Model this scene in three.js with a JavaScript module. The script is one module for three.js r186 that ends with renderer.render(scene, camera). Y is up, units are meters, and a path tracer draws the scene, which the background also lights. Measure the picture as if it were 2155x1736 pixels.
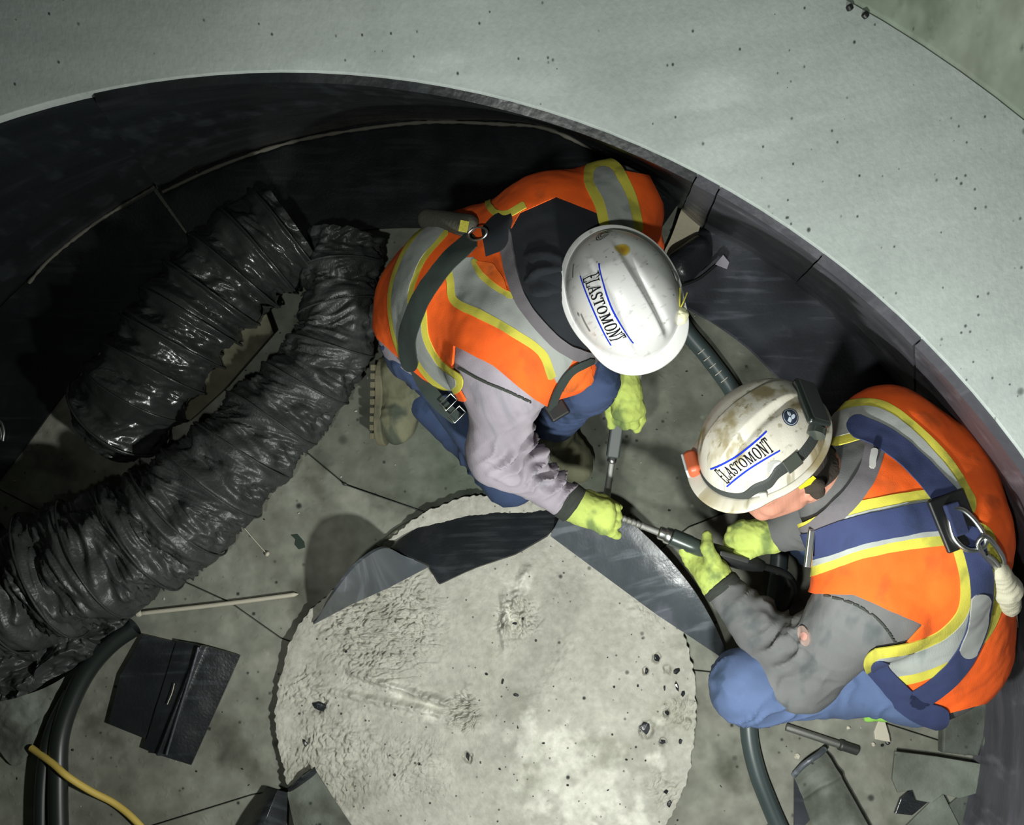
import * as THREE from 'three';
import { mergeGeometries } from 'three/addons/utils/BufferGeometryUtils.js';
import { RoundedBoxGeometry } from 'three/addons/geometries/RoundedBoxGeometry.js';
import { ConvexGeometry } from 'three/addons/geometries/ConvexGeometry.js';
import { createNoise3D } from 'simplex-noise';

// ---------- camera: looks almost straight down into the pit from 3 m above its floor ----------
const W = 2155, H = 1736, F = 2160, NADIR = [1100, 1150], CAM_H = 3;
const v3 = (x, y, z) => new THREE.Vector3(x, y, z);
const down = v3(NADIR[0] - W / 2, NADIR[1] - H / 2, F).normalize();
const axX = v3(1, 0, 0).addScaledVector(down, -down.x).normalize();
const axY = down.clone().negate();
const axZ = new THREE.Vector3().crossVectors(axX, axY);
const toWorld = (v) => v3(axX.dot(v), axY.dot(v), axZ.dot(v));
const scene = new THREE.Scene();
const camera = new THREE.PerspectiveCamera(2 * Math.atan(H / 2 / F) * 180 / Math.PI, W / H, 0.05, 40);
camera.position.set(0, CAM_H, 0);
camera.quaternion.setFromRotationMatrix(new THREE.Matrix4().makeBasis(toWorld(v3(1, 0, 0)), toWorld(v3(0, -1, 0)), toWorld(v3(0, 0, -1))));
scene.background = new THREE.Color(0x000000);

// ---------- light: one bright work lamp hanging low over the mortar bed, just outside the frame; an added unseen lamp high in the tank ----------
const renderer = new THREE.WebGLRenderer({ antialias: true });
renderer.toneMapping = THREE.LinearToneMapping;
renderer.toneMappingExposure = 1.0;
renderer.shadowMap.enabled = true;
const LAMP_PX = [1470, 2010], LAMP_H = 1.42, LAMP_I = 6.6, LAMP_COLOR = [0.97, 1.0, 0.95];
const TOP_I = 10.5;

// ---------- helpers ----------
const CAM = camera.position;
const ray = (px, py) => toWorld(v3(px - W / 2, py - H / 2, F)).normalize();
const P = (px, py, h = 0) => { const d = ray(px, py), t = (h - CAM_H) / d.y; return v3(d.x * t, h, d.z * t); };   // the point at height h seen at a pixel
const pixel = (p) => { const r = p.clone().sub(CAM), x = r.x * axX.x + r.y * axY.x + r.z * axZ.x, y = r.x * axX.y + r.y * axY.y + r.z * axZ.y, z = r.x * axX.z + r.y * axY.z + r.z * axZ.z; return [W / 2 + F * x / z, H / 2 + F * y / z]; };
let seed = 7;
const rnd = () => { seed = (seed * 1664525 + 1013904223) >>> 0; return seed / 4294967296; };
const rr = (a, b) => a + (b - a) * rnd();
const noise = createNoise3D(rnd);
const fbm = (x, y, z = 0, o = 4) => { let s = 0, a = 0.5, f = 1; for (let i = 0; i < o; i++) { s += a * noise(x * f, y * f, z * f); a *= 0.5; f *= 2.03; } return s; };
const clamp = (x, a = 0, b = 1) => Math.min(b, Math.max(a, x));
const mix = (a, b, t) => a + (b - a) * t;
const sstep = (a, b, x) => { const t = clamp((x - a) / (b - a)); return t * t * (3 - 2 * t); };
const lin = (c) => { c /= 255; return c <= 0.04045 ? c / 12.92 : Math.pow((c + 0.055) / 1.055, 2.4); };
const rgb = (r, g, b) => new THREE.Color().setRGB(lin(r), lin(g), lin(b));
const names = {};
const numbered = (n) => { const k = (names[n] = (names[n] ?? -1) + 1); return k ? n + '_' + String(k).padStart(3, '0') : n; };
function tag(o, label, category, group, kind) { Object.assign(o.userData, label && { label }, category && { category }, group && { group }, kind && { kind }); return o; }
function mesh(name, g, m, parent) {
  const o = new THREE.Mesh(g, m); o.castShadow = o.receiveShadow = true;
  if (parent) { o.name = name; parent.updateWorldMatrix(true, false); const inv = parent.matrixWorld.clone().invert(); g.applyMatrix4(inv); parent.add(o); } else { o.name = numbered(name); scene.add(o); }
  return o;
}
// a thing whose geometry is in world coordinates is put at its own base point
function thing(name, label, category, at, group) { const o = new THREE.Group(); o.name = numbered(name); o.position.copy(at); scene.add(o); return tag(o, label, category, group); }
function single(name, g, m, label, category, group, kind) {
  g.computeBoundingBox(); const b = g.boundingBox, c = v3((b.min.x + b.max.x) / 2, b.min.y, (b.min.z + b.max.z) / 2);
  g.translate(-c.x, -c.y, -c.z); const o = mesh(name, g, m); o.position.copy(c); return tag(o, label, category, group, kind);
}
function struct(name, g, m, parent) { const o = mesh(name, g, m, parent); if (!parent) o.userData.kind = 'structure'; return o; }
const merge = (gs) => mergeGeometries(gs.map((g) => { const q = g.index ? g.toNonIndexed() : g; for (const k of Object.keys(q.attributes)) if (!['position', 'normal', 'uv'].includes(k)) q.deleteAttribute(k); return q; }), false);
function planarUV(g, s = 1) { const p = g.attributes.position, u = new Float32Array(p.count * 2); for (let i = 0; i < p.count; i++) { u[2 * i] = (p.getX(i) + p.getY(i) * 0.31) * s; u[2 * i + 1] = (p.getZ(i) + p.getY(i) * 0.57) * s; } g.setAttribute('uv', new THREE.BufferAttribute(u, 2)); return g; }
// grid surface over (u, v); closed in u if wrap
function gridGeo(nu, nv, f, { wrap = false, uv } = {}) {
  const pos = [], uvs = [], idx = [], cu = nu + 1;
  for (let j = 0; j <= nv; j++) for (let i = 0; i <= nu; i++) { const p = f(i / nu, j / nv); pos.push(p.x, p.y, p.z); const q = uv ? uv(i / nu, j / nv, p) : [p.x, p.z]; uvs.push(q[0], q[1]); }
  for (let j = 0; j < nv; j++) for (let i = 0; i < nu; i++) { const a = j * cu + i, b = a + 1, c = a + cu, d = c + 1; idx.push(a, c, b, b, c, d); }
  const g = new THREE.BufferGeometry(); g.setAttribute('position', new THREE.Float32BufferAttribute(pos, 3)); g.setAttribute('uv', new THREE.Float32BufferAttribute(uvs, 2)); g.setIndex(idx); g.computeVertexNormals();
  if (wrap) { const n = g.attributes.normal; for (let j = 0; j <= nv; j++) { const a = j * cu, b = a + nu; const s = v3(n.getX(a) + n.getX(b), n.getY(a) + n.getY(b), n.getZ(a) + n.getZ(b)).normalize(); n.setXYZ(a, s.x, s.y, s.z); n.setXYZ(b, s.x, s.y, s.z); } }
  return g;
}
// a sheet with thickness from a grid function f(u, v)
function sheetGeo(nu, nv, f, t = 0.006) {
  const top = gridGeo(nu, nv, f), n = top.attributes.normal, p = top.attributes.position, N = p.count, cu = nu + 1;
  let up = 0; for (let i = 0; i < N; i++) up += n.getY(i); const s = up >= 0 ? 1 : -1;
  const pos = [], uv = [], idx = [];
  for (const k of [0, 1]) for (let i = 0; i < N; i++) { const o = k ? -t * s : 0; pos.push(p.getX(i) + n.getX(i) * o, p.getY(i) + n.getY(i) * o, p.getZ(i) + n.getZ(i) * o); uv.push(top.attributes.uv.getX(i), top.attributes.uv.getY(i)); }
  const I = top.index.array; for (let k = 0; k < I.length; k += 3) { const [a, b, c] = [I[k], I[k + 1], I[k + 2]]; if (s > 0) idx.push(a, b, c, a + N, c + N, b + N); else idx.push(a, c, b, a + N, b + N, c + N); }
  const edge = []; for (let i = 0; i < nu; i++) edge.push([i, i + 1]); for (let j = 0; j < nv; j++) edge.push([j * cu + nu, (j + 1) * cu + nu]); for (let i = nu; i > 0; i--) edge.push([nv * cu + i, nv * cu + i - 1]); for (let j = nv; j > 0; j--) edge.push([j * cu, (j - 1) * cu]);
  const base = pos.length / 3; let e = base;
  for (const [a, b] of edge) { for (const q of [a, b, a + N, b + N]) { pos.push(pos[q * 3], pos[q * 3 + 1], pos[q * 3 + 2]); uv.push(uv[q * 2], uv[q * 2 + 1]); } idx.push(e, e + 1, e + 2, e + 1, e + 3, e + 2); e += 4; }
  const g = new THREE.BufferGeometry(); g.setAttribute('position', new THREE.Float32BufferAttribute(pos, 3)); g.setAttribute('uv', new THREE.Float32BufferAttribute(uv, 2)); g.setIndex(idx); g.computeVertexNormals(); return g;
}
const curveOf = (pts, closed = false) => new THREE.CatmullRomCurve3(pts, closed, 'centripetal');
const pathPx = (list) => curveOf(list.map(([x, y, h]) => P(x, y, h)));
function tube(curve, r, n = 60, m = 14) {   // swept tube with uv in metres
  const L = curve.getLength(), fr = curve.computeFrenetFrames(n, false), rad = typeof r === 'function' ? r : () => r;
  const g = gridGeo(m, n, (u, v) => { const k = Math.round(v * n), c = curve.getPointAt(v), a = u * Math.PI * 2, q = rad(v, a); return c.addScaledVector(fr.normals[k], Math.cos(a) * q).addScaledVector(fr.binormals[k], Math.sin(a) * q); }, { wrap: true, uv: (u, v) => [u * 0.2, v * L] });
  return g;
}
function capTube(curve, r, n, m) { const g = tube(curve, (v, a) => r * Math.sqrt(clamp(Math.min(v, 1 - v) * n / 0.9 + 0.02)), n, m); return g; }
// turned profile [[s, r] ...] along a -> b (s in metres from a)
function turned(a, b, prof, seg = 28) {
  const L = a.distanceTo(b), g = new THREE.LatheGeometry(prof.map(([s, r]) => new THREE.Vector2(Math.max(r, 1e-5), s < 0 ? L + s : s)), seg);
  g.applyQuaternion(new THREE.Quaternion().setFromUnitVectors(v3(0, 1, 0), b.clone().sub(a).normalize())); g.translate(a.x, a.y, a.z); return g;
}
function rbox(w, h, d, r, basis, at, seg = 3) { const g = new RoundedBoxGeometry(w, h, d, seg, r); if (basis) g.applyMatrix4(basis); if (at) g.translate(at.x, at.y, at.z); return g; }
const basisOf = (x, y) => { const X = x.clone().normalize(), Z = new THREE.Vector3().crossVectors(X, y).normalize(), Y = new THREE.Vector3().crossVectors(Z, X); return new THREE.Matrix4().makeBasis(X, Y, Z); };
// flat slab from pixel outline at height h
function slabPx(list, h, t, bevel = 0.002) {
  const pts = list.map(([x, y]) => P(x, y, h)), s = new THREE.Shape(pts.map((p) => new THREE.Vector2(p.x, -p.z)));
  const g = new THREE.ExtrudeGeometry(s, { depth: t - 2 * bevel, bevelEnabled: bevel > 0, bevelThickness: bevel, bevelSize: bevel, bevelOffset: -bevel, bevelSegments: 2 });
  g.rotateX(-Math.PI / 2); g.translate(0, h - t + bevel, 0); return planarUV(g);
}

// ---------- distance fields, surface nets, clipping ----------
function cap(a, b, ra, rb = ra) {
  const bx = b.x - a.x, by = b.y - a.y, bz = b.z - a.z, l2 = bx * bx + by * by + bz * bz || 1e-9;
  return (x, y, z) => { const px = x - a.x, py = y - a.y, pz = z - a.z; let t = (px * bx + py * by + pz * bz) / l2; t = t < 0 ? 0 : t > 1 ? 1 : t; const dx = px - t * bx, dy = py - t * by, dz = pz - t * bz; return Math.sqrt(dx * dx + dy * dy + dz * dz) - (ra + (rb - ra) * t); };
}
const ball = (a, r) => cap(a, a, r, r);
function ellip(c, r, basis) {   // basis: three unit axes
  return (x, y, z) => { const p = v3(x - c.x, y - c.y, z - c.z), a = p.dot(basis[0]) / r[0], b = p.dot(basis[1]) / r[1], d = p.dot(basis[2]) / r[2]; const k = Math.sqrt(a * a + b * b + d * d), k2 = Math.sqrt((a / r[0]) ** 2 + (b / r[1]) ** 2 + (d / r[2]) ** 2) || 1e-6; return k * (k - 1) / k2; };
}
const smin = (a, b, k) => { const h = Math.max(k - Math.abs(a - b), 0) / k; return Math.min(a, b) - h * h * k * 0.25; };
const union = (fs, k) => (x, y, z) => { let d = fs[0](x, y, z); for (let i = 1; i < fs.length; i++) d = smin(d, fs[i](x, y, z), k); return d; };
const grow = (f, o) => (x, y, z) => f(x, y, z) - o;
function surf(f, lo, hi, c) {
  const nx = Math.ceil((hi.x - lo.x) / c) + 1, ny = Math.ceil((hi.y - lo.y) / c) + 1, nz = Math.ceil((hi.z - lo.z) / c) + 1, g = new Float32Array(nx * ny * nz), B = 6;
  const at = (i, j, k) => (k * ny + j) * nx + i;
  for (let K = 0; K < nz; K += B) for (let J = 0; J < ny; J += B) for (let I = 0; I < nx; I += B) {
    const d = f(lo.x + (I + B / 2) * c, lo.y + (J + B / 2) * c, lo.z + (K + B / 2) * c), far = Math.abs(d) > B * c * 1.15;
    for (let k = K; k < Math.min(K + B, nz); k++) for (let j = J; j < Math.min(J + B, ny); j++) for (let i = I; i < Math.min(I + B, nx); i++) g[at(i, j, k)] = far ? d : f(lo.x + i * c, lo.y + j * c, lo.z + k * c);
  }
  const id = new Int32Array(nx * ny * nz).fill(-1), pos = [], idx = [], C = [[0, 0, 0], [1, 0, 0], [0, 1, 0], [1, 1, 0], [0, 0, 1], [1, 0, 1], [0, 1, 1], [1, 1, 1]], E = [[0, 1], [2, 3], [4, 5], [6, 7], [0, 2], [1, 3], [4, 6], [5, 7], [0, 4], [1, 5], [2, 6], [3, 7]], q = new Float32Array(8);
  for (let k = 0; k < nz - 1; k++) for (let j = 0; j < ny - 1; j++) for (let i = 0; i < nx - 1; i++) {
    let m = 0; for (let n = 0; n < 8; n++) { q[n] = g[at(i + C[n][0], j + C[n][1], k + C[n][2])]; if (q[n] < 0) m |= 1 << n; }
    if (m === 0 || m === 255) continue;
    let x = 0, y = 0, z = 0, n = 0;
    for (const [a, b] of E) if ((q[a] < 0) !== (q[b] < 0)) { const t = q[a] / (q[a] - q[b]); x += C[a][0] + t * (C[b][0] - C[a][0]); y += C[a][1] + t * (C[b][1] - C[a][1]); z += C[a][2] + t * (C[b][2] - C[a][2]); n++; }
    id[at(i, j, k)] = pos.length / 3; pos.push(lo.x + (i + x / n) * c, lo.y + (j + y / n) * c, lo.z + (k + z / n) * c);
  }
  const quad = (a, b, d, e, flip) => { if (a < 0 || b < 0 || d < 0 || e < 0) return; if (flip) idx.push(a, d, b, a, e, d); else idx.push(a, b, d, a, d, e); };
  for (let k = 1; k < nz - 1; k++) for (let j = 1; j < ny - 1; j++) for (let i = 1; i < nx - 1; i++) {
    const s = g[at(i, j, k)] < 0;
    if (s !== g[at(i + 1, j, k)] < 0) quad(id[at(i, j - 1, k - 1)], id[at(i, j, k - 1)], id[at(i, j, k)], id[at(i, j - 1, k)], !s);
    if (s !== g[at(i, j + 1, k)] < 0) quad(id[at(i - 1, j, k - 1)], id[at(i - 1, j, k)], id[at(i, j, k)], id[at(i, j, k - 1)], !s);
    if (s !== g[at(i, j, k + 1)] < 0) quad(id[at(i - 1, j - 1, k)], id[at(i, j - 1, k)], id[at(i, j, k)], id[at(i - 1, j, k)], !s);
  }
  const o = new THREE.BufferGeometry(); o.setAttribute('position', new THREE.Float32BufferAttribute(pos, 3)); o.setIndex(idx); o.computeVertexNormals(); return o;
}
function boundsOf(pts, pad) { const b = new THREE.Box3().setFromPoints(pts).expandByScalar(pad); return [b.min, b.max]; }
function displace(g, fn) {   // moves each vertex along its normal
  const p = g.attributes.position, n = g.attributes.normal;
  for (let i = 0; i < p.count; i++) { const a = v3(p.getX(i), p.getY(i), p.getZ(i)), m = v3(n.getX(i), n.getY(i), n.getZ(i)), d = fn(a, m); p.setXYZ(i, a.x + m.x * d, a.y + m.y * d, a.z + m.z * d); }
  g.computeVertexNormals(); return g;
}
// the piece of a surface where fn > 0, moved out by off and given an edge of thickness th
function patch(g, fn, off = 0, th = 0.004) {
  const p = g.attributes.position, n = g.attributes.normal, N = p.count, s = new Float32Array(N), a = v3(), m = v3();
  for (let i = 0; i < N; i++) { a.fromBufferAttribute(p, i); m.fromBufferAttribute(n, i); s[i] = fn(a, m) || 1e-7; }
  const pos = [], nor = [], idx = [], own = new Int32Array(N).fill(-1), cut = new Map();
  const put = (i, j, t) => { const A = v3().fromBufferAttribute(p, i), B = v3().fromBufferAttribute(n, i); if (j >= 0) { A.lerp(v3().fromBufferAttribute(p, j), t); B.lerp(v3().fromBufferAttribute(n, j), t); } B.normalize(); pos.push(A.x + B.x * off, A.y + B.y * off, A.z + B.z * off); nor.push(B.x, B.y, B.z); return pos.length / 3 - 1; };
  const whole = (i) => (own[i] < 0 ? (own[i] = put(i, -1, 0)) : own[i]);
  const edge = (i, j) => { const k = i < j ? i * N + j : j * N + i; if (!cut.has(k)) cut.set(k, put(i, j, s[i] / (s[i] - s[j]))); return cut.get(k); };
  const I = g.index.array;
  for (let k = 0; k < I.length; k += 3) {
    const t = [I[k], I[k + 1], I[k + 2]], poly = [];
    for (let e = 0; e < 3; e++) { const i = t[e], j = t[(e + 1) % 3]; if (s[i] > 0) poly.push(whole(i)); if ((s[i] > 0) !== (s[j] > 0)) poly.push(edge(i, j)); }
    for (let e = 1; e + 1 < poly.length; e++) idx.push(poly[0], poly[e], poly[e + 1]);
  }
  if (th > 0) {
    const seen = new Map(), M = pos.length / 3;
    for (let k = 0; k < idx.length; k += 3) for (let e = 0; e < 3; e++) { const i = idx[k + e], j = idx[k + (e + 1) % 3], q = i < j ? i * M + j : j * M + i; seen.set(q, seen.has(q) ? null : [i, j]); }
    for (const ed of seen.values()) if (ed) {
      const [i, j] = ed, b = pos.length / 3;
      const d = v3(pos[3 * j] - pos[3 * i], pos[3 * j + 1] - pos[3 * i + 1], pos[3 * j + 2] - pos[3 * i + 2]).cross(v3(nor[3 * i], nor[3 * i + 1], nor[3 * i + 2])).normalize();
      for (const [q, o] of [[i, 0], [j, 0], [i, -th], [j, -th]]) { pos.push(pos[3 * q] + nor[3 * q] * o, pos[3 * q + 1] + nor[3 * q + 1] * o, pos[3 * q + 2] + nor[3 * q + 2] * o); }
      for (let q = 0; q < 4; q++) nor.push(d.x, d.y, d.z);
      idx.push(b, b + 2, b + 1, b + 1, b + 2, b + 3);
    }
  }
  const o = new THREE.BufferGeometry(); o.setAttribute('position', new THREE.Float32BufferAttribute(pos, 3)); o.setAttribute('normal', new THREE.Float32BufferAttribute(nor, 3)); o.setIndex(idx); return planarUV(o);
}
// signed distances in the picture plane (positive inside)
const inPoly = (list) => (x, y) => { let d = 1e9, s = false; for (let i = 0, j = list.length - 1; i < list.length; j = i++) { const [ax, ay] = list[j], [bx, by] = list[i], ex = bx - ax, ey = by - ay, wx = x - ax, wy = y - ay, t = clamp((wx * ex + wy * ey) / (ex * ex + ey * ey || 1)); d = Math.min(d, Math.hypot(wx - ex * t, wy - ey * t)); if ((ay > y) !== (by > y) && x < (ex * (y - ay)) / ey + ax) s = !s; } return s ? d : -d; };
const smoothPx = (list) => new THREE.CatmullRomCurve3(list.map(([x, y]) => v3(x, y, 0)), false, 'centripetal').getPoints(list.length * 6).map((p) => [p.x, p.y]);
const lineDist = (list) => { const s = smoothPx(list); return (x, y) => { let d = 1e9, side = 1; for (let i = 1; i < s.length; i++) { const [ax, ay] = s[i - 1], [bx, by] = s[i], ex = bx - ax, ey = by - ay, wx = x - ax, wy = y - ay, l = ex * ex + ey * ey || 1, u = (wx * ex + wy * ey) / l; const t = clamp(u), q = Math.hypot(wx - ex * t, wy - ey * t) + (((i === 1 && u < 0) || (i === s.length - 1 && u > 1)) ? 30 : 0); if (q < d) { d = q; side = ex * wy - ey * wx; } } return [d, side]; }; };

// ---------- textures and materials (colour, grain, wear; some rubber tones also carry painted shade) ----------
function tex(w, h, fn, { srgb = true, wrap = THREE.MirroredRepeatWrapping, rep } = {}) {
  const d = new Uint8Array(w * h * 4);
  for (let j = 0; j < h; j++) for (let i = 0; i < w; i++) { const c = fn(i / w, j / h), o = (j * w + i) * 4; if (typeof c === 'number') d[o] = d[o + 1] = d[o + 2] = clamp(c) * 255; else { d[o] = clamp(c[0], 0, 255); d[o + 1] = clamp(c[1], 0, 255); d[o + 2] = clamp(c[2], 0, 255); } d[o + 3] = 255; }
  const t = new THREE.DataTexture(d, w, h); t.magFilter = t.minFilter = THREE.LinearFilter; t.wrapS = t.wrapT = wrap; if (srgb) t.colorSpace = THREE.SRGBColorSpace; if (rep) t.repeat.set(rep, rep); t.needsUpdate = true; return t;
}
const std = (o) => new THREE.MeshStandardMaterial({ side: THREE.DoubleSide, ...o });
const phy = (o) => new THREE.MeshPhysicalMaterial({ side: THREE.DoubleSide, ...o });
const dots = (n, w) => { const q = []; for (let i = 0; i < n; i++) q.push([rnd(), rnd(), w * rr(0.4, 1.4), rnd()]); return q; };
// draws speckles on a canvas texture made from a function
function speckled(t, list) { const d = t.image.data, w = t.image.width, h = t.image.height; for (const [x, y, r, k, c] of list) { const R = Math.ceil(r * w), X = Math.floor(x * w), Y = Math.floor(y * h); for (let j = -R; j <= R; j++) for (let i = -R; i <= R; i++) { const e = Math.hypot(i, j) / (r * w + 0.3); if (e > 1) continue; const o = (((Y + j + h) % h) * w + ((X + i + w) % w)) * 4, a = (1 - e * e) * (0.35 + 0.6 * k); for (let z = 0; z < 3; z++) d[o + z] = mix(d[o + z], (c ?? [22, 26, 24])[z], a); } } return t; }
const fine = tex(256, 256, (u, v) => 0.5 + 0.5 * fbm(u * 14, v * 14, 3, 4), { srgb: false, rep: 6 });
const weave = tex(128, 128, (u, v) => 0.5 + 0.25 * Math.sin(u * 201) * Math.sin(v * 201) + 0.2 * noise(u * 30, v * 30, 2), { srgb: false, rep: 12 });
const concreteTex = speckled(tex(1400, 1400, (u, v) => {
  const a = fbm(u * 9, v * 9, 1, 6), b = fbm(u * 26 + 9, v * 26, 5, 5), c = fbm(u * 70, v * 70, 8, 3), g = sstep(-0.1, 0.5, fbm(u * 4 + 3, v * 4, 11, 4)), st = sstep(0.2, 0.55, fbm(u * 11, v * 11, 21, 5));
  const L = 142 + 26 * a + 24 * b + 18 * c - 34 * st;
  return [L - 1 - 6 * g, L, L - 9 - 2 * g];
}), [...dots(1500, 0.0009), ...dots(130, 0.0032), ...dots(120, 0.0012).map((d) => [...d, [190, 192, 180]])]);
concreteTex.repeat.set(0.24, 0.24); concreteTex.offset.set(0.53, 0.41);
const concreteBump = tex(700, 700, (u, v) => 0.5 + 0.3 * fbm(u * 14, v * 14, 30, 6) + 0.25 * sstep(0.3, 0.6, fbm(u * 30, v * 30, 33, 3)), { srgb: false }); concreteBump.repeat.set(0.9, 0.9);
const greyTex = speckled(tex(1400, 1400, (u, v) => { const a = fbm(u * 4, v * 4, 41, 5), b = fbm(u * 3, v * 26, 44, 4), c = fbm(u * 90, v * 90, 47, 2), e = sstep(0.3, 0.6, fbm(u * 2.2, v * 9, 49, 5)); const L = 172 + 13 * a + 8 * b + 7 * c + 12 * e; return [L - 7, L + 1, L - 3]; }), [...dots(900, 0.0011), ...dots(24, 0.0028)]);
greyTex.repeat.set(0.5, 0.5);
const rubberTex = tex(1024, 1024, (u, v) => { const a = fbm(u * 5, v * 5, 51, 5), s = Math.pow(sstep(0.05, 0.6, fbm(u * 4, v * 40, 54, 5) + 0.5 * fbm(u * 4, v * 4, 57, 4)), 1.5), m = sstep(0.1, 0.6, fbm(u * 7, v * 7, 59, 5)); const L = 56 + 12 * a + 22 * s + 16 * m; return [L + 1, L + 3 - 2 * m, L + 5]; });
rubberTex.repeat.set(0.8, 0.8);
const rubberRough = tex(512, 512, (u, v) => 0.5 + 0.22 * fbm(u * 9, v * 9, 62, 5), { srgb: false }); rubberRough.repeat.set(0.8, 0.8);

const M = {
  grey: std({ color: 0xffffff, map: greyTex, roughness: 0.62, bumpMap: fine, bumpScale: 0.0006 }),
  greyRough: std({ color: new THREE.Color(0.78, 0.84, 0.78), map: concreteTex, roughness: 0.85, bumpMap: concreteBump, bumpScale: 0.004 }),
  floor: std({ color: new THREE.Color(0.8, 0.8, 0.76), map: concreteTex, roughness: 0.86, bumpMap: concreteBump, bumpScale: 0.003 }),
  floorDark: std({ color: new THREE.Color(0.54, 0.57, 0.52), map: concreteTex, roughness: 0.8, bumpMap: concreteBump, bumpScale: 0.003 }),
  groove: std({ color: rgb(52, 54, 48), roughness: 0.95 }),
  steel: std({ color: rgb(70, 76, 74), roughness: 0.7 }),
  rubberWallShade: std({ color: new THREE.Color(0.33, 0.37, 0.38), map: rubberTex, roughness: 0.6, roughnessMap: rubberRough, bumpMap: fine, bumpScale: 0.0006 }),  // darker copy of the wall rubber, shade put into its colour
  rubberWallLit: std({ color: new THREE.Color(1.75, 1.65, 1.82), map: rubberTex, roughness: 0.65, roughnessMap: rubberRough, bumpMap: fine, bumpScale: 0.0008 }),  // lightened copy of the wall rubber for the lit side
  rubberDark: std({ color: new THREE.Color(0.42, 0.45, 0.47), map: rubberTex, roughness: 0.62, roughnessMap: rubberRough, bumpMap: fine, bumpScale: 0.0006 }),
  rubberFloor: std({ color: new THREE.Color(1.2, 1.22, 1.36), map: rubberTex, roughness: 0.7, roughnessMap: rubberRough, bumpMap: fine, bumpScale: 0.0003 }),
  rubberStripShade: std({ color: new THREE.Color(0.22, 0.24, 0.25), map: rubberTex, roughness: 0.7, roughnessMap: rubberRough, bumpMap: fine, bumpScale: 0.0003 }),  // near-black copy of the strip rubber, shade put into its colour
  rubberGrey: std({ color: new THREE.Color(1.7, 1.84, 1.95), map: rubberTex, roughness: 0.72, roughnessMap: rubberRough, bumpMap: fine, bumpScale: 0.0005 }),
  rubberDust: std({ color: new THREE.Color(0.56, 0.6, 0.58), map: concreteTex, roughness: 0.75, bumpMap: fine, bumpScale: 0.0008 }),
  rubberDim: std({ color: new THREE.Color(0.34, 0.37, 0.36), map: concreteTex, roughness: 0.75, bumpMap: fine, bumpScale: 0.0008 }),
  hose: phy({ color: rgb(34, 40, 38), roughness: 0.38, clearcoat: 0.3, clearcoatRoughness: 0.3 }),
  chrome: std({ color: rgb(205, 208, 205), metalness: 1, roughness: 0.3 }),
  wornSteel: std({ color: rgb(150, 150, 146), metalness: 0.85, roughness: 0.5, bumpMap: fine, bumpScale: 0.0004 }),
  darkSteel: std({ color: rgb(78, 80, 78), metalness: 0.6, roughness: 0.5 }),
  blackPlastic: std({ color: rgb(26, 28, 28), roughness: 0.45 }),
  rod: std({ color: rgb(196, 190, 172), roughness: 0.6 }),
};

// ---------- the pit: floor, rubber-lined wall, grey cone above it ----------
const RIM_H = 0.95, RIM_C = v3(-0.509, 0, 0.807), RIM_R = 1.815, BASE_C = v3(-0.328, 0, 0.323), BASE_R = 1.62;
const basePts = [[100, 550], [330, 390], [600, 285], [900, 240], [1150, 252], [1300, 325], [1500, 478], [1600, 530], [1680, 582], [1740, 628], [1940, 857]].map(([x, y]) => { const p = P(x, y, 0).sub(BASE_C); return [Math.atan2(p.z, p.x), Math.hypot(p.x, p.z)]; }).sort((a, b) => a[0] - b[0]);
const baseKnots = [...basePts, [0.5, BASE_R], [1.2, BASE_R], [1.9, BASE_R], [2.6, BASE_R]].sort((a, b) => a[0] - b[0]);
function baseR(t) { t = Math.atan2(Math.sin(t), Math.cos(t)); const n = baseKnots.length; for (let i = 0; i < n; i++) { let a = baseKnots[i], b = baseKnots[(i + 1) % n]; let hi = b[0], x = t; if (hi < a[0]) { hi += 2 * Math.PI; if (x < a[0]) x += 2 * Math.PI; } if (x >= a[0] && x <= hi) { const u = (x - a[0]) / (hi - a[0]); return mix(a[1], b[1], u * u * (3 - 2 * u)); } } return BASE_R; }
const basePt = (t, o = 0, h = 0) => v3(BASE_C.x + Math.cos(t) * (baseR(t) + o), h, BASE_C.z + Math.sin(t) * (baseR(t) + o));
const rimPt = (t, o = 0, h = RIM_H) => v3(RIM_C.x + Math.cos(t) * (RIM_R + o), h, RIM_C.z + Math.sin(t) * (RIM_R + o));
const angB = (x, y) => { const p = P(x, y, 0).sub(BASE_C); return Math.atan2(p.z, p.x); }, angR = (x, y) => { const p = P(x, y, RIM_H).sub(RIM_C); return Math.atan2(p.z, p.x); };

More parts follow.
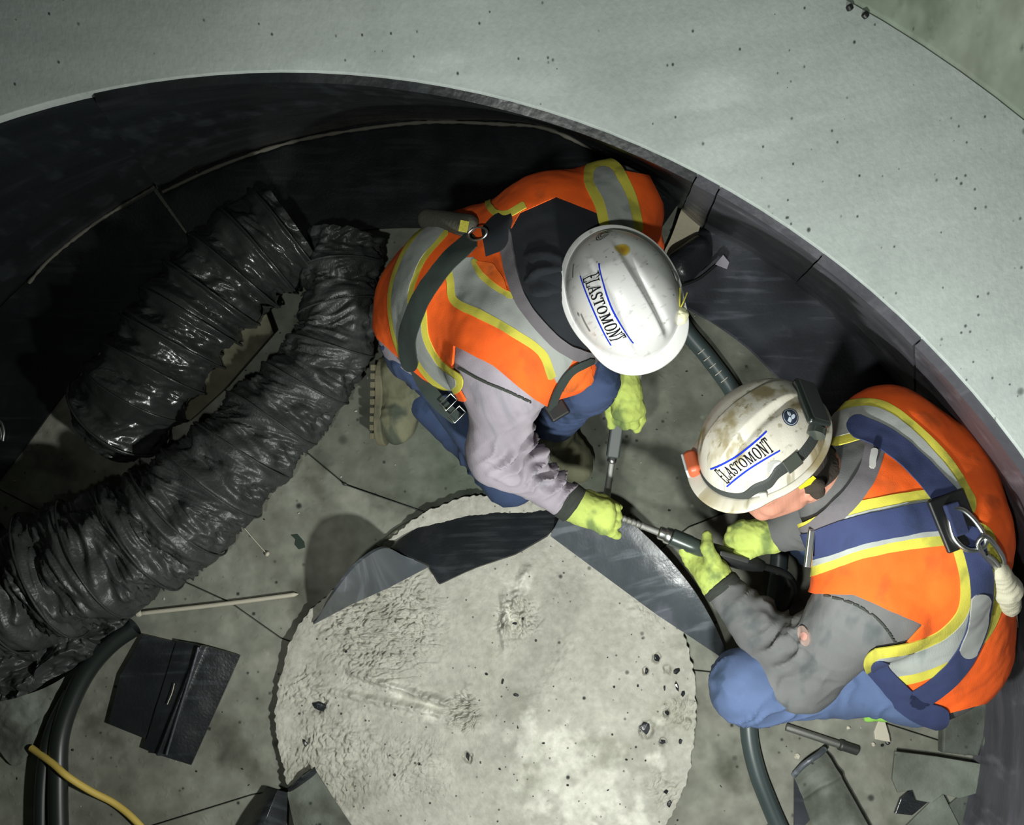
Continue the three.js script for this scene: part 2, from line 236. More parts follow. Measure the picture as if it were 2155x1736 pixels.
{ // floor: a dark bed with slabs that meet in narrow joints round the mortar bed
  const bed = new THREE.CylinderGeometry(2.6, 2.6, 0.2, 96); bed.translate(BASE_C.x, -0.112, BASE_C.z);
  const floor = struct('floor', bed, M.groove);
  const DC = v3(-0.105, 0, 0.442), DR = 0.5;
  const cuts = [[[930, 1090], [890, 1076], [725, 1018], [560, 880], [300, 700], [60, 480]], [[1410, 1125], [1450, 1108], [1600, 1050], [1760, 960], [1960, 880]], [[1420, 1398], [1462, 1410], [1520, 1416], [1860, 1520], [1990, 1562], [2200, 1640]], [[700, 1640], [530, 1672], [310, 1740], [60, 1850]], [[650, 1365], [590, 1342], [485, 1268], [270, 1170], [-60, 1000]]].map((c) => c.map(([x, y]) => P(x, y, 0)));
  cuts.push([v3(0.1, 0, 0.9), v3(0.2, 0, 1.4), v3(0.25, 0, 2.0)]);
  for (const c of cuts) { const d = c[0].clone().sub(DC).setLength(DR); c[0].copy(DC).add(d); }
  const ang = (p, c) => Math.atan2(p.z - c.z, p.x - c.x), cs = cuts.map((c) => ({ c, a: ang(c[c.length - 1], BASE_C), d: ang(c[0], DC) })).sort((p, q) => p.a - q.a);
  const gap = 0.0014, side = (list, s) => list.map((p, i) => { const a = list[Math.max(i - 1, 0)], b = list[Math.min(i + 1, list.length - 1)], n = v3(-(b.z - a.z), 0, b.x - a.x).normalize(); return p.clone().addScaledVector(n, gap * s); });
  cs.forEach((A, i) => {
    const B = cs[(i + 1) % cs.length], out = [];
    for (const p of side(A.c, 1)) out.push(p);
    let a1 = B.a; if (a1 < A.a) a1 += 2 * Math.PI; for (let k = 1; k < 12; k++) { const t = mix(A.a, a1, k / 12); out.push(v3(BASE_C.x + Math.cos(t) * 1.9, 0, BASE_C.z + Math.sin(t) * 1.9)); }
    for (const p of side(B.c, -1).reverse()) out.push(p);
    let d0 = A.d, d1 = B.d; while (d1 < d0) d1 += 2 * Math.PI; for (let k = 11; k > 0; k--) { const t = mix(d0, d1, k / 12); out.push(v3(DC.x + Math.cos(t) * DR, 0, DC.z + Math.sin(t) * DR)); }
    const s = new THREE.Shape(out.map((p) => new THREE.Vector2(p.x, -p.z))), g = new THREE.ExtrudeGeometry(s, { depth: 0.006, bevelEnabled: true, bevelThickness: 0.003, bevelSize: 0.0015, bevelOffset: -0.0015, bevelSegments: 1 });
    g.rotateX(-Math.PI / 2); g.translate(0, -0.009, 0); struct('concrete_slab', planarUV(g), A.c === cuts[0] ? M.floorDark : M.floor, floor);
  });
}
{ // wall: steel backing with curved rubber panels hung side by side
  const N = 160, back = gridGeo(N, 6, (u, v) => { const t = u * 2 * Math.PI, b = basePt(t, 0.03, 0), r = rimPt(t, 0.03); return b.lerp(r, v); }, { wrap: true }), back2 = gridGeo(N, 6, (u, v) => { const t = u * 2 * Math.PI, b = basePt(t, 0.09, 0), r = rimPt(t, 0.09); return b.lerp(r, v); }, { wrap: true });
  const wall = struct('wall_pit', merge([back, back2]), M.steel);
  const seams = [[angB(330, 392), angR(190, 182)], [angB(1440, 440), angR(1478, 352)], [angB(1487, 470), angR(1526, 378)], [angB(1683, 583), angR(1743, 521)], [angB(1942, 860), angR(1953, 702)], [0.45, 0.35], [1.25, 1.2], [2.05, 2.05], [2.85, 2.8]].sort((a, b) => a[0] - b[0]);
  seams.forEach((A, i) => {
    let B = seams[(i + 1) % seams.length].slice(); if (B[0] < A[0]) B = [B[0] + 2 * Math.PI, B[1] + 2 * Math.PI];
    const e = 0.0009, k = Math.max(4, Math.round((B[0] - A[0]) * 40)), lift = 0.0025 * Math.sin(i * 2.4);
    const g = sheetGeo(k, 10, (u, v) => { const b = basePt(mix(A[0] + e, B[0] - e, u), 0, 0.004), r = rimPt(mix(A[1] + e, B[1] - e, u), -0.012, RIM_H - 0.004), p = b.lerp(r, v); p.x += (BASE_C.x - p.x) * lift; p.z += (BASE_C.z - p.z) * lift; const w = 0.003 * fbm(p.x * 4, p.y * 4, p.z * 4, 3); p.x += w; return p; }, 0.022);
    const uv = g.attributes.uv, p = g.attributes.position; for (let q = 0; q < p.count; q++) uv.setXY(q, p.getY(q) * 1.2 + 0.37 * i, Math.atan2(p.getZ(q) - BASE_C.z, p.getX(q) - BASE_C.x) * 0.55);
    struct('rubber_panel', g, i >= 1 && i <= 5 ? M.rubberWallLit : M.rubberWallShade, wall);  // lit and shaded tones painted in, panel by panel
  });
}
{ // the grey cone that rises from the rim, the rough ring above it, outer wall and ceiling
  const lathe = (pts) => { const g = new THREE.LatheGeometry(pts.map(([r, y]) => new THREE.Vector2(r, y)), 160); g.translate(RIM_C.x, 0, RIM_C.z); return planarUV(g); };
  const S = Math.tan(20 * Math.PI / 180), R = RIM_R - 0.014, R2 = RIM_R + 0.385, h2 = RIM_H + 0.385 * S;
  struct('wall_cone', lathe([[R, RIM_H - 0.02], [R, RIM_H + 0.001], [R + 0.003, RIM_H + 0.004], [R2, h2], [R2, h2 - 0.06], [R + 0.1, RIM_H - 0.03], [R, RIM_H - 0.02]]), M.grey);
  struct('wall_upper', lathe([[R2 + 0.003, h2 - 0.03], [R2 + 0.003, h2 + 0.004], [R2 + 0.008, h2 + 0.009], [3.7, h2 + 1.1], [3.7, h2 + 1.0], [R2 + 0.003, h2 - 0.03]]), M.greyRough);
  struct('wall_outer', lathe([[3.66, h2 + 0.95], [3.66, 5.2], [3.8, 5.2], [3.8, h2 + 0.95], [3.66, h2 + 0.95]]), M.greyRough);
  struct('ceiling', lathe([[0.001, 5.15], [3.7, 5.15], [3.7, 5.25], [0.001, 5.25]]), M.greyRough);
  const b = new THREE.CapsuleGeometry(0.007, 0.012, 4, 10); b.scale(1, 0.5, 1);
  for (const [x, y] of [[1788, 16], [1821, 32]]) { const g = b.clone(); g.rotateZ(1.2); g.rotateY(x * 0.01); const p = P(x, y, 1.092); g.translate(p.x, p.y, p.z); single('dark_pebble', g, M.blackPlastic, x < 1800 ? 'upper of two tiny dark lumps on the joint above the grey cone' : 'lower of two tiny dark lumps on the joint above the grey cone', 'lump', 'dark lumps on the joint above the grey cone'); }
}
{ // added pale bead that paints the lit edge where wall meets floor
  const c = curveOf([[60, 596], [100, 550], [200, 470], [326, 393]].map(([x, y]) => P(x, y, 0.012))), d = curveOf([[334, 389], [450, 336], [600, 285], [750, 256], [900, 240], [1050, 244], [1150, 253], [1260, 300]].map(([x, y]) => P(x, y, 0.022).lerp(BASE_C.clone().setY(0.022), 0.016)));
  const m = std({ color: rgb(96, 93, 84), roughness: 0.75 });
  struct('trim_1', tube(c, (v) => 0.005 + 0.002 * noise(v * 20, 1, 1), 60, 8), m); struct('trim_2', tube(d, (v) => 0.0055 + 0.002 * noise(v * 40, 2, 1), 120, 8), m);
}
{ // rubber sheets on the floor along the wall; two widened and blackened as painted shade
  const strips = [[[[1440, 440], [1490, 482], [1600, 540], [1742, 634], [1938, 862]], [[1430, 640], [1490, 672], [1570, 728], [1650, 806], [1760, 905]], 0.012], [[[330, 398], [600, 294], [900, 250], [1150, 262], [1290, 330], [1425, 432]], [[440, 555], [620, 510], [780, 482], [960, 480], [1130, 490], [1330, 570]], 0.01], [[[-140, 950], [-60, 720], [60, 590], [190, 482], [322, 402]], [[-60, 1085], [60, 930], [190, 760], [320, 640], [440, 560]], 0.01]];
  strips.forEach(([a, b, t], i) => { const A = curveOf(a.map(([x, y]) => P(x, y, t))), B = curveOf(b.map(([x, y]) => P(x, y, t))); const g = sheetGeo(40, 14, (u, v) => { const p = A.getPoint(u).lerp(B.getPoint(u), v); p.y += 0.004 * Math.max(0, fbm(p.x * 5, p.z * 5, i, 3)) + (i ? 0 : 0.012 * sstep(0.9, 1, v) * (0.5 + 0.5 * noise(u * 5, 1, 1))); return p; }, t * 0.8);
    single('rubber_floor_strip', planarUV(g), i ? M.rubberStripShade : M.rubberFloor, ['wide dark rubber sheet on the floor along the wall, behind the dirty hard hat', 'dark rubber sheet on the shadowed floor behind the worker in the white hard hat', 'dark rubber sheet in deep shadow at the wall above the black ducts'][i], 'rubber sheet', 'rubber sheets along the pit wall'); });
}
// the lamps: a caged work lamp on its cable outside the frame, an added unseen one above the camera
function workLamp(at, r, I, top, soft, label) {
  const t = thing('work_lamp', label, 'lamp', at);
  const m = std({ color: 0xffffff, emissive: new THREE.Color(...LAMP_COLOR), emissiveIntensity: 3, roughness: 0.5 });
  const bulb = new THREE.SphereGeometry(r, 24, 16); bulb.translate(at.x, at.y, at.z); mesh('bulb', bulb, m, t);
  mesh('socket', turned(at.clone().add(v3(0, r * 0.9, 0)), at.clone().add(v3(0, r * 0.9 + 0.09, 0)), [[0, 0.0], [0, 0.03], [0.05, 0.028], [0.09, 0.012], [0.09, 0]]), M.blackPlastic, t);
  mesh('cable', tube(curveOf([at.clone().add(v3(0, r + 0.08, 0)), at.clone().add(v3(0.01, r + 0.5, 0)), v3(at.x, top, at.z)]), 0.006, 20, 8), M.blackPlastic, t);
  for (let k = 0; k < 4; k++) { const a = k * Math.PI / 2; mesh('guard_wire', tube(curveOf([0, 0.25, 0.5, 0.75, 1].map((s) => at.clone().add(v3(Math.cos(a) * Math.sin(s * 2.9 + 0.24) * r * 1.5, Math.cos(s * 2.9 + 0.24) * r * 1.6, Math.sin(a) * Math.sin(s * 2.9 + 0.24) * r * 1.5)))), 0.0012, 20, 6), M.wornSteel, t); }
  const l = new THREE.PointLight(new THREE.Color(...LAMP_COLOR), I); l.position.set(0, 0, 0); l.castShadow = true; l.shadow.radius = soft; l.name = 'lamp_light'; t.add(l); return t;
}
workLamp(P(LAMP_PX[0], LAMP_PX[1], LAMP_H), 0.04, LAMP_I, 5.15, 2.0, 'caged work lamp hanging on a cable over the mortar bed');
{ // unseen lamp added above the camera, aimed to brighten only the right side
  const at = v3(-0.35, 3.35, 0.45), aim = v3(0.75, 0.1, -0.45), d = aim.clone().sub(at).normalize(), t = thing('added_flood_lamp', 'round flood lamp hanging high over the pit, turned to its right side', 'lamp', at), back = at.clone().addScaledVector(d, -0.14);
  mesh('housing', turned(back, at, [[0, 0], [0, 0.03], [0.03, 0.05], [0.13, 0.085], [0.14, 0.085], [0.13, 0.078], [0.05, 0.04], [0.05, 0]]), M.blackPlastic, t);
  const g = new THREE.CircleGeometry(0.07, 40); g.applyQuaternion(new THREE.Quaternion().setFromUnitVectors(v3(0, 0, 1), d)); const f = at.clone().addScaledVector(d, -0.02); g.translate(f.x, f.y, f.z);
  mesh('lens', g, std({ color: 0xffffff, emissive: new THREE.Color(...LAMP_COLOR), emissiveIntensity: 3 }), t);
  mesh('cable', tube(curveOf([back, back.clone().add(v3(0, 0.3, 0)), v3(back.x, 5.15, back.z)]), 0.006, 20, 8), M.blackPlastic, t);
  const l = new THREE.SpotLight(new THREE.Color(...LAMP_COLOR), TOP_I, 0, 0.66, 0.75); l.castShadow = true; l.shadow.radius = 3; l.name = 'lamp_light'; l.position.copy(d).multiplyScalar(0.01); l.target.name = 'lamp_aim'; l.target.position.copy(aim).sub(at); t.add(l, l.target);
}

// ---------- mortar bed in the middle of the floor ----------
const DISC_C = v3(-0.105, 0, 0.442), DISC_R = 0.592;
const segD = (p, a, b) => { const ex = b.x - a.x, ez = b.z - a.z, wx = p.x - a.x, wz = p.z - a.z, u = (wx * ex + wz * ez) / (ex * ex + ez * ez), t = clamp(u); return [Math.hypot(wx - ex * t, wz - ez * t), u, (ex * wz - ez * wx) / Math.hypot(ex, ez)]; };
const f0 = (x, y) => P(x, y, 0.03);
const TROWEL = [[[735, 1412], [945, 1482], 0.014, 0.010], [[700, 1455], [940, 1505], 0.012, 0.009], [[720, 1395], [900, 1450], 0.005, 0.007], [[760, 1480], [960, 1530], 0.005, 0.012], [[1110, 1195], [1055, 1330], 0.012, 0.014], [[1060, 1245], [1062, 1370], 0.010, 0.010], [[1085, 1500], [1190, 1330], -0.006, 0.05], [[1180, 1230], [1130, 1420], 0.004, 0.02], [[1090, 1440], [1000, 1590], 0.004, 0.03], [[985, 1440], [1010, 1530], 0.008, 0.02], [[1400, 1480], [1370, 1650], 0.006, 0.016], [[1225, 1420], [1190, 1560], 0.004, 0.03]].map(([a, b, h, w]) => [f0(...a), f0(...b), h, w]);
const LUMPY = [[[800, 1310], 0.24, 0.010], [[700, 1600], 0.2, 0.007], [[975, 1500], 0.07, 0.016], [[1090, 1300], 0.09, 0.012], [[640, 1450], 0.1, 0.008], [[1430, 1500], 0.07, 0.010], [[1400, 1660], 0.07, 0.010], [[880, 1620], 0.14, 0.005], [[1370, 1270], 0.1, 0.006]].map(([c, r, h]) => [f0(...c), r, h]);
const PITS = [[672, 1486, 0.022], [1382, 1385, 0.014], [1360, 1535, 0.024], [984, 1595, 0.014], [640, 1560, 0.012], [1402, 1500, 0.01], [1395, 1562, 0.012], [1405, 1408, 0.012], [1360, 1412, 0.01]].map(([x, y, r]) => [f0(x, y), r]);
function mortarH(p) {
  let h = 0.028 + 0.004 * fbm(p.x * 6, p.z * 6, 3, 4) + 0.0016 * fbm(p.x * 40, p.z * 40, 5, 4);
  for (const [a, b, H0, w] of TROWEL) { const [d, u, s] = segD(p, a, b), e = Math.exp(-((d / w) ** 2)) * sstep(-0.15, 0.1, u) * sstep(1.12, 0.9, u); h += 1.35 * H0 * e * (0.85 + 0.4 * noise(p.x * 50, p.z * 50, 3)) - 0.35 * H0 * Math.exp(-(((d - 1.9 * w) / w) ** 2)) * sstep(-0.1, 0.1, u) * sstep(1.1, 0.9, u); }
  for (const [c, r, H0] of LUMPY) { const e = sstep(r, r * 0.35, Math.hypot(p.x - c.x, p.z - c.z)); if (e > 0) h += 1.7 * H0 * e * (1.5 * Math.abs(fbm(p.x * 16 + 2 * noise(p.x * 9, p.z * 9, 7), p.z * 30, 9, 4)) - 0.15 + 0.5 * fbm(p.x * 60, p.z * 60, 13, 2)); }
  for (const [c, r] of PITS) { const d = Math.hypot(p.x - c.x, p.z - c.z) / r; h -= 0.014 * sstep(1.15, 0.6, d + 0.3 * noise(p.x * 60, p.z * 60, 2)); }
  return h;
}
{
  const edge = (a) => DISC_R - 0.066 * Math.exp(-((((a > Math.PI ? a - 2 * Math.PI : a) + 2.28) / 0.42) ** 2)) + 0.010 * fbm(Math.cos(a) * 3, Math.sin(a) * 3, 3, 4) + 0.004 * noise(Math.cos(a) * 26, Math.sin(a) * 26, 6), NR = 230, NA = 760, pts = [];
  const g = gridGeo(NA, NR + 6, (u, v) => {
    const a = u * 2 * Math.PI, j = v * (NR + 6), r = edge(a) * Math.min(1, Math.pow(j / NR, 0.8)), p = v3(DISC_C.x + Math.cos(a) * r, 0, DISC_C.z + Math.sin(a) * r);
    const k = Math.max(0, j - NR); p.y = mortarH(p); const rim = sstep(0.9, 0.975, r / edge(a)); p.y += rim * (0.010 + 0.012 * Math.abs(fbm(Math.cos(a) * 10, Math.sin(a) * 10, 7, 4))) * (0.6 + 0.6 * noise(Math.cos(a) * 4, Math.sin(a) * 4, 2));
    if (k > 0) { p.x += Math.cos(a) * 0.003 * Math.sin(k / 6 * 3.14 / 2); p.z += Math.sin(a) * 0.003 * Math.sin(k / 6 * 3.14 / 2); p.y = mix(p.y, -0.01, k / 6); }
    return p;
  }, { wrap: true });
  const white = [[1180, 1600, 0.13], [1230, 1690, 0.16], [1110, 1560, 0.07], [1385, 1520, 0.03], [1378, 1600, 0.04], [1345, 1690, 0.04], [1350, 1730, 0.05], [1090, 1230, 0.05], [1065, 1290, 0.03], [900, 1500, 0.05], [830, 1450, 0.03], [1150, 1640, 0.1], [1310, 1725, 0.05]].map(([x, y, r]) => [f0(x, y), r]);
  const p = g.attributes.position, col = new Float32Array(p.count * 3), ms = mortarTex();
  for (let i = 0; i < p.count; i++) { const q = v3(p.getX(i), 0, p.getZ(i)); let w = 0; for (const [c, r] of white) w = Math.max(w, sstep(1, 0.2, Math.hypot(q.x - c.x, q.z - c.z) / r + 0.9 * fbm(q.x * 14, q.z * 14, 17, 4))); const st = sstep(0.1, 0.5, fbm(q.x * 3, q.z * 3, 23, 4)), smear = sstep(0.075, 0.03, segD(q, f0(1190, 1240), f0(1060, 1560))[0] + 0.03 * fbm(q.x * 18, q.z * 18, 29, 4)), c = [mix(1, 1.5, w) * mix(1, 0.82, st) * mix(1, 0.84, smear), mix(1, 1.51, w) * mix(1, 0.83, st) * mix(1, 0.84, smear), mix(1, 1.54, w) * mix(1, 0.8, st) * mix(1, 0.84, smear)]; col.set(c, i * 3); }  // also darkens one rough-edged band across the bed
  g.setAttribute('color', new THREE.BufferAttribute(col, 3));
  single('mortar_bed', g, std({ color: new THREE.Color(1.04, 1.03, 0.99), map: ms, vertexColors: true, roughness: 0.92, bumpMap: fine, bumpScale: 0.0016 }), 'round bed of pale rough mortar with trowel ridges in the floor', 'mortar bed');
}
function mortarTex() { const t = speckled(tex(1100, 1100, (u, v) => { const a = fbm(u * 9, v * 9, 71, 5), b = fbm(u * 50, v * 50, 74, 4), L = 170 + 16 * a + 16 * b; return [L + 3, L + 2, L - 6]; }), [...dots(420, 0.0016), ...dots(60, 0.0035)]); t.repeat.set(0.7, 0.7); t.offset.set(0.4, 0.1); return t; }
{ // dark chips lying on the mortar
  const chips = [[672, 1487, 44, 20, 0.2], [1382, 1385, 26, 15, 0.8], [1362, 1412, 10, 22, 0.3], [1424, 1412, 20, 14, -0.6], [1356, 1533, 30, 34, 0.4], [1395, 1562, 18, 12, 0.1], [1403, 1501, 14, 12, 0], [984, 1592, 9, 34, 0.05], [642, 1568, 9, 36, -0.5], [1086, 1462, 14, 8, 0.2], [1058, 1434, 6, 14, 0.2], [1083, 1312, 11, 7, 0], [1424, 1444, 8, 24, -0.3], [1398, 1448, 6, 16, 0.1], [1437, 1460, 10, 16, 0.2], [1292, 1445, 6, 6, 0], [1318, 1598, 8, 5, 0.3], [1144, 1564, 8, 5, 0], [883, 1607, 5, 9, 0.4], [1024, 1418, 8, 6, 0.2], [1128, 1348, 7, 6, 0], [1342, 1443, 6, 6, 0], [1288, 1545, 7, 5, 0.6], [1090, 1530, 5, 8, 0.2], [1400, 1665, 14, 12, 0], [1408, 1690, 12, 20, 0.4], [832, 1630, 5, 7, 0], [1052, 1618, 6, 6, 0], [1012, 1604, 5, 6, 0], [730, 1370, 6, 8, 0.4], [1432, 1560, 10, 14, 0.2]];
  const big = { 672: 'widest dark chip, alone near the left edge of the mortar bed', 1356: 'large angular dark chip on the right half of the mortar bed', 1382: 'oval dark chip nearest the lower end of the long grey flap', 984: 'long narrow dark chip standing upright in the middle of the mortar bed', 642: 'slanting sliver of dark rubber beside the dusty grey flap' };
  for (const [x, y, w, h, a] of chips) {
    const c = f0(x, y), k = 1 / 728, pts = []; for (let i = 0; i < 22; i++) { const t = rr(0, 6.28), e = rr(-1, 1), q = Math.sqrt(1 - e * e) * rr(0.8, 1.1), X = Math.cos(t) * q * w * k * 0.43, Z = Math.sin(t) * q * h * k * 0.43; pts.push(v3(X * Math.cos(a) - Z * Math.sin(a), e * 0.0045, X * Math.sin(a) + Z * Math.cos(a))); }
    const g = new ConvexGeometry(pts); g.translate(c.x, mortarH(c) + 0.006, c.z); single('rubber_chip', planarUV(g), M.rubberDark, big[x] ?? 'small dark chip lying on the pale mortar bed', 'chip', 'dark chips on the mortar bed');
  }
}
// ---------- rubber flaps round the mortar bed ----------
const poly = (list) => { const q = list.map(([x, y, h]) => P(x, y, h)); const s = [0]; for (let i = 1; i < q.length; i++) s.push(s[i - 1] + q[i].distanceTo(q[i - 1])); return (u) => { const d = u * s[s.length - 1]; let i = 1; while (i < q.length - 1 && s[i] < d) i++; return q[i - 1].clone().lerp(q[i], clamp((d - s[i - 1]) / (s[i] - s[i - 1]))); }; };
const cv = (list, d = 0) => { const c = curveOf(list.map(([x, y, h]) => P(x, y, h + d))); return (u) => c.getPoint(u); };
function flap(a, b, bulge, mat, label, t = 0.008, wob = 0.004, cat = 'rubber flap', name = 'rubber_flap') {
  const A = poly(a), B = cv(b), g = sheetGeo(96, 24, (u, v) => { const p = A(u).lerp(B(u), v); p.y += bulge * Math.sin(Math.PI * v) * Math.sin(Math.PI * clamp(u * 1.0)) + wob * fbm(p.x * 7, p.z * 7, a.length + b.length, 3); return p; }, t);
  return single(name, planarUV(g), mat, label, cat, 'rubber flaps round the mortar bed');
}
flap([[1158, 1128, 0.06], [1250, 1196, 0.055], [1380, 1292, 0.05], [1528, 1390, 0.045]], [[1180, 1085, 0.1], [1300, 1082, 0.125], [1362, 1130, 0.13], [1440, 1215, 0.12], [1490, 1290, 0.1], [1532, 1378, 0.055]], 0.012, M.rubberGrey, 'long grey rubber flap under the gloves of both workers');
flap([[822, 1152, 0.085], [905, 1190, 0.1], [925, 1228, 0.105], [1000, 1194, 0.1], [1085, 1165, 0.09], [1152, 1126, 0.075]], [[832, 1140, 0.045], [880, 1110, 0.03], [950, 1082, 0.022], [1040, 1066, 0.02], [1120, 1064, 0.022], [1185, 1084, 0.05]], 0.006, M.rubberDark, 'black torn rubber flap at the top edge of the mortar bed');  // dark tone paints in the shade of a side turned from the lamp
flap([[660, 1314, 0.05], [740, 1272, 0.052], [820, 1236, 0.055], [904, 1192, 0.06]], [[668, 1300, 0.07], [705, 1245, 0.2], [752, 1188, 0.25], [806, 1154, 0.2], [856, 1172, 0.1], [906, 1188, 0.07]], 0.01, M.rubberGrey, 'bright grey rubber flap curling up left of the mortar bed');
flap([[604, 1668, 0.05], [636, 1640, 0.055], [664, 1624, 0.06]], [[632, 1800, 0.05], [690, 1785, 0.05], [762, 1770, 0.05]], 0.01, M.rubberDust, 'dusty grey rubber flap lying on the lower left of the mortar bed');
flap([[560, 1656, 0.03], [584, 1662, 0.075], [606, 1668, 0.05]], [[470, 1800, 0.03], [520, 1800, 0.08], [600, 1800, 0.05]], 0.03, M.rubberDark, 'dark folded rubber strip leaning against the dusty flap');
flap([[606, 1662, 0.06], [634, 1634, 0.075], [664, 1616, 0.07]], [[612, 1672, 0.04], [640, 1650, 0.05], [668, 1630, 0.055]], 0.008, M.rubberDark, 'narrow dark turned edge above the dusty grey flap', 0.006);
{ // pale mortar lip behind the black flap
  const A = cv([[800, 1150, 0.02], [850, 1112, 0.024], [940, 1076, 0.026], [1040, 1056, 0.026], [1120, 1056, 0.02]]), B = cv([[812, 1156, 0.0], [862, 1122, 0.0], [945, 1090, 0.0], [1042, 1072, 0.0], [1120, 1068, 0.0]]), C = cv([[792, 1146, 0.0], [842, 1106, 0.0], [934, 1068, 0.0], [1038, 1048, 0.0], [1122, 1048, 0.0]]);
  const g = sheetGeo(90, 12, (u, v) => { const w = 2 * Math.abs(v - 0.5), p = v < 0.5 ? C(u).lerp(A(u), 1 - w) : B(u).lerp(A(u), 1 - w); p.y = 0.024 * Math.sqrt(1 - w * w * 0.99) + 0.006 * fbm(p.x * 30, p.z * 30, 3, 3) * (1 - w); return p; }, 0.003);
  single('mortar_lip', planarUV(g), std({ color: new THREE.Color(0.8, 0.8, 0.72), map: concreteTex, roughness: 0.9, bumpMap: fine, bumpScale: 0.002 }), 'thin curved lip of hardened mortar behind the black rubber flap', 'mortar');
}
// ---------- ducts of black plastic film over a wire spiral ----------
const film = tex(512, 512, (u, v) => { const a = fbm(u * 8, v * 8, 81, 5), b = sstep(0.1, 0.5, fbm(u * 6, v * 22, 84, 4)); const L = 58 + 8 * a + 3 * b; return [L, L + 3, L + 2]; }); film.repeat.set(2, 1);
const filmMat = std({ color: new THREE.Color(1, 1, 1), map: film, roughness: 0.42, bumpMap: fine, bumpScale: 0.0012 });
const filmGloss = std({ color: new THREE.Color(0.6, 0.6, 0.6), map: film, roughness: 0.24, bumpMap: fine, bumpScale: 0.0006 });
function duct(list, radius, pitch, sag, mat, label, crumple) {
  const c = pathPx(list), L = c.getLength(), n = Math.round(L / 0.006), turns = L / pitch, fr = c.computeFrenetFrames(n, false);
  // steady side vectors, so that the spiral does not twist
  const g = gridGeo(110, n, (u, v) => {
    const k = Math.round(v * n), p = c.getPointAt(v), T = fr.tangents[k], S = v3(-T.z, 0, T.x).normalize(), U = new THREE.Vector3().crossVectors(S, T).normalize(); if (U.y < 0) U.negate();
    const a = u * 2 * Math.PI, R = radius(v), ph = v * turns + a / (2 * Math.PI) * 1.0 + 0.25 * noise(v * 9, 3, 3), w = Math.abs((ph % 1) - 0.5) * 2;   // w = 1 at the wire
    const q = v3(Math.cos(a), Math.sin(a), v * turns), cell = Math.floor(ph), fold = crumple * (0.55 * noise(q.x * 1.5 + cell * 7, q.y * 1.5, ph * 1.1) + 0.9 * (1 - Math.abs(noise(q.x * 1.6 + 3 * w, q.y * 1.6, cell * 5.3 + w))) - 0.55 + 0.07 * noise(q.x * 5, q.y * 5, q.z * 3));
    const r = R * (1 - sag * (1 - Math.pow(w, 1.6)) + fold * (1 - w * w) * 1.15);
    const s = Math.sin(a); return p.addScaledVector(S, Math.cos(a) * r * 1.06).addScaledVector(U, (s > 0 ? s * 0.95 : Math.max(s, -0.82)) * r);
  }, { wrap: true, uv: (u, v) => [u * 0.9, v * L] });
  const t = thing('air_duct', label, 'duct', P(list[0][0], list[0][1], 0), 'black air ducts on the pit floor');
  mesh('film_sleeve', g, mat, t);
  const wire = curveOf(Array.from({ length: Math.round(turns * 18) }, (_, i) => { const v = (i + 0.5) / Math.round(turns * 18), k = Math.round(v * n), p = c.getPointAt(v), T = fr.tangents[k], S = v3(-T.z, 0, T.x).normalize(), U = new THREE.Vector3().crossVectors(S, T).normalize(); if (U.y < 0) U.negate(); const a = -v * turns * 2 * Math.PI + Math.PI * 0.0, R = radius(v) * 1.0, s = Math.sin(a); return p.addScaledVector(S, Math.cos(a) * R * 1.06).addScaledVector(U, (s > 0 ? s * 0.95 : Math.max(s, -0.82)) * R); }));
  mesh('spiral_wire', tube(wire, 0.0032, Math.round(turns * 50), 6), mat, t);
  return t;
}
duct([[730, 500, 0.11], [715, 600, 0.12], [708, 700, 0.125], [650, 800, 0.13], [565, 890, 0.135], [478, 985, 0.145], [365, 1085, 0.15], [235, 1160, 0.16], [90, 1215, 0.17], [-80, 1265, 0.17], [-230, 1310, 0.17]], (v) => mix(0.108, 0.178, sstep(0.05, 0.75, v)), 0.125, 0.16, filmMat, 'long black corrugated air duct curving from the worker\'s boot to the left edge', 0.2);
duct([[215, 905, 0.07], [275, 840, 0.12], [345, 745, 0.13], [425, 640, 0.13], [520, 545, 0.13], [620, 480, 0.12]], (v) => 0.155 * sstep(-0.25, 0.12, v), 0.09, 0.17, filmGloss, 'shorter black air duct with shiny ribs behind the grey board', 0.1);
{ // crumpled film at the duct's lower end
  const A = cv([[-60, 1350, 0.16], [60, 1340, 0.14], [160, 1322, 0.1], [280, 1300, 0.05]]), B = cv([[-60, 1480, 0.1], [30, 1470, 0.09], [100, 1440, 0.07], [190, 1380, 0.03]]);
  const g = sheetGeo(120, 70, (u, v) => { const p = A(u).lerp(B(u), v), f = 1 - Math.abs(noise(p.x * 7, p.z * 9, 4)); p.y += 0.06 * (f - 0.5) + 0.03 * fbm(p.x * 18, p.z * 18, 6, 3); p.x += 0.02 * noise(p.x * 9, p.z * 9, 1); return p; }, 0.002);
  single('plastic_film', planarUV(g), filmMat, 'crumpled black plastic film under the lower end of the long duct', 'plastic film');
  const A2 = cv([[-60, 1470, 0.03], [20, 1470, 0.05], [110, 1440, 0.03], [178, 1392, 0.012]]), B2 = cv([[-60, 1560, 0.012], [-10, 1570, 0.012], [35, 1612, 0.01], [110, 1500, 0.01]]);
  const g2 = sheetGeo(70, 40, (u, v) => { const p = A2(u).lerp(B2(u), v); p.y += 0.014 * Math.abs(fbm(p.x * 9, p.z * 9, 8, 3)); return p; }, 0.002);
  single('plastic_film', planarUV(g2), M.rubberDust, 'grey plastic sheet lying flat below the crumpled black film', 'plastic film');
}
{ // board between the ducts
  const e = [[434, 742], [560, 660], [575, 700], [470, 820], [400, 884], [372, 878]];
  single('board', slabPx(e, 0.11, 0.014), std({ color: rgb(168, 164, 142), map: concreteTex, roughness: 0.8 }), 'thin grey board standing between the two black ducts', 'board');
}
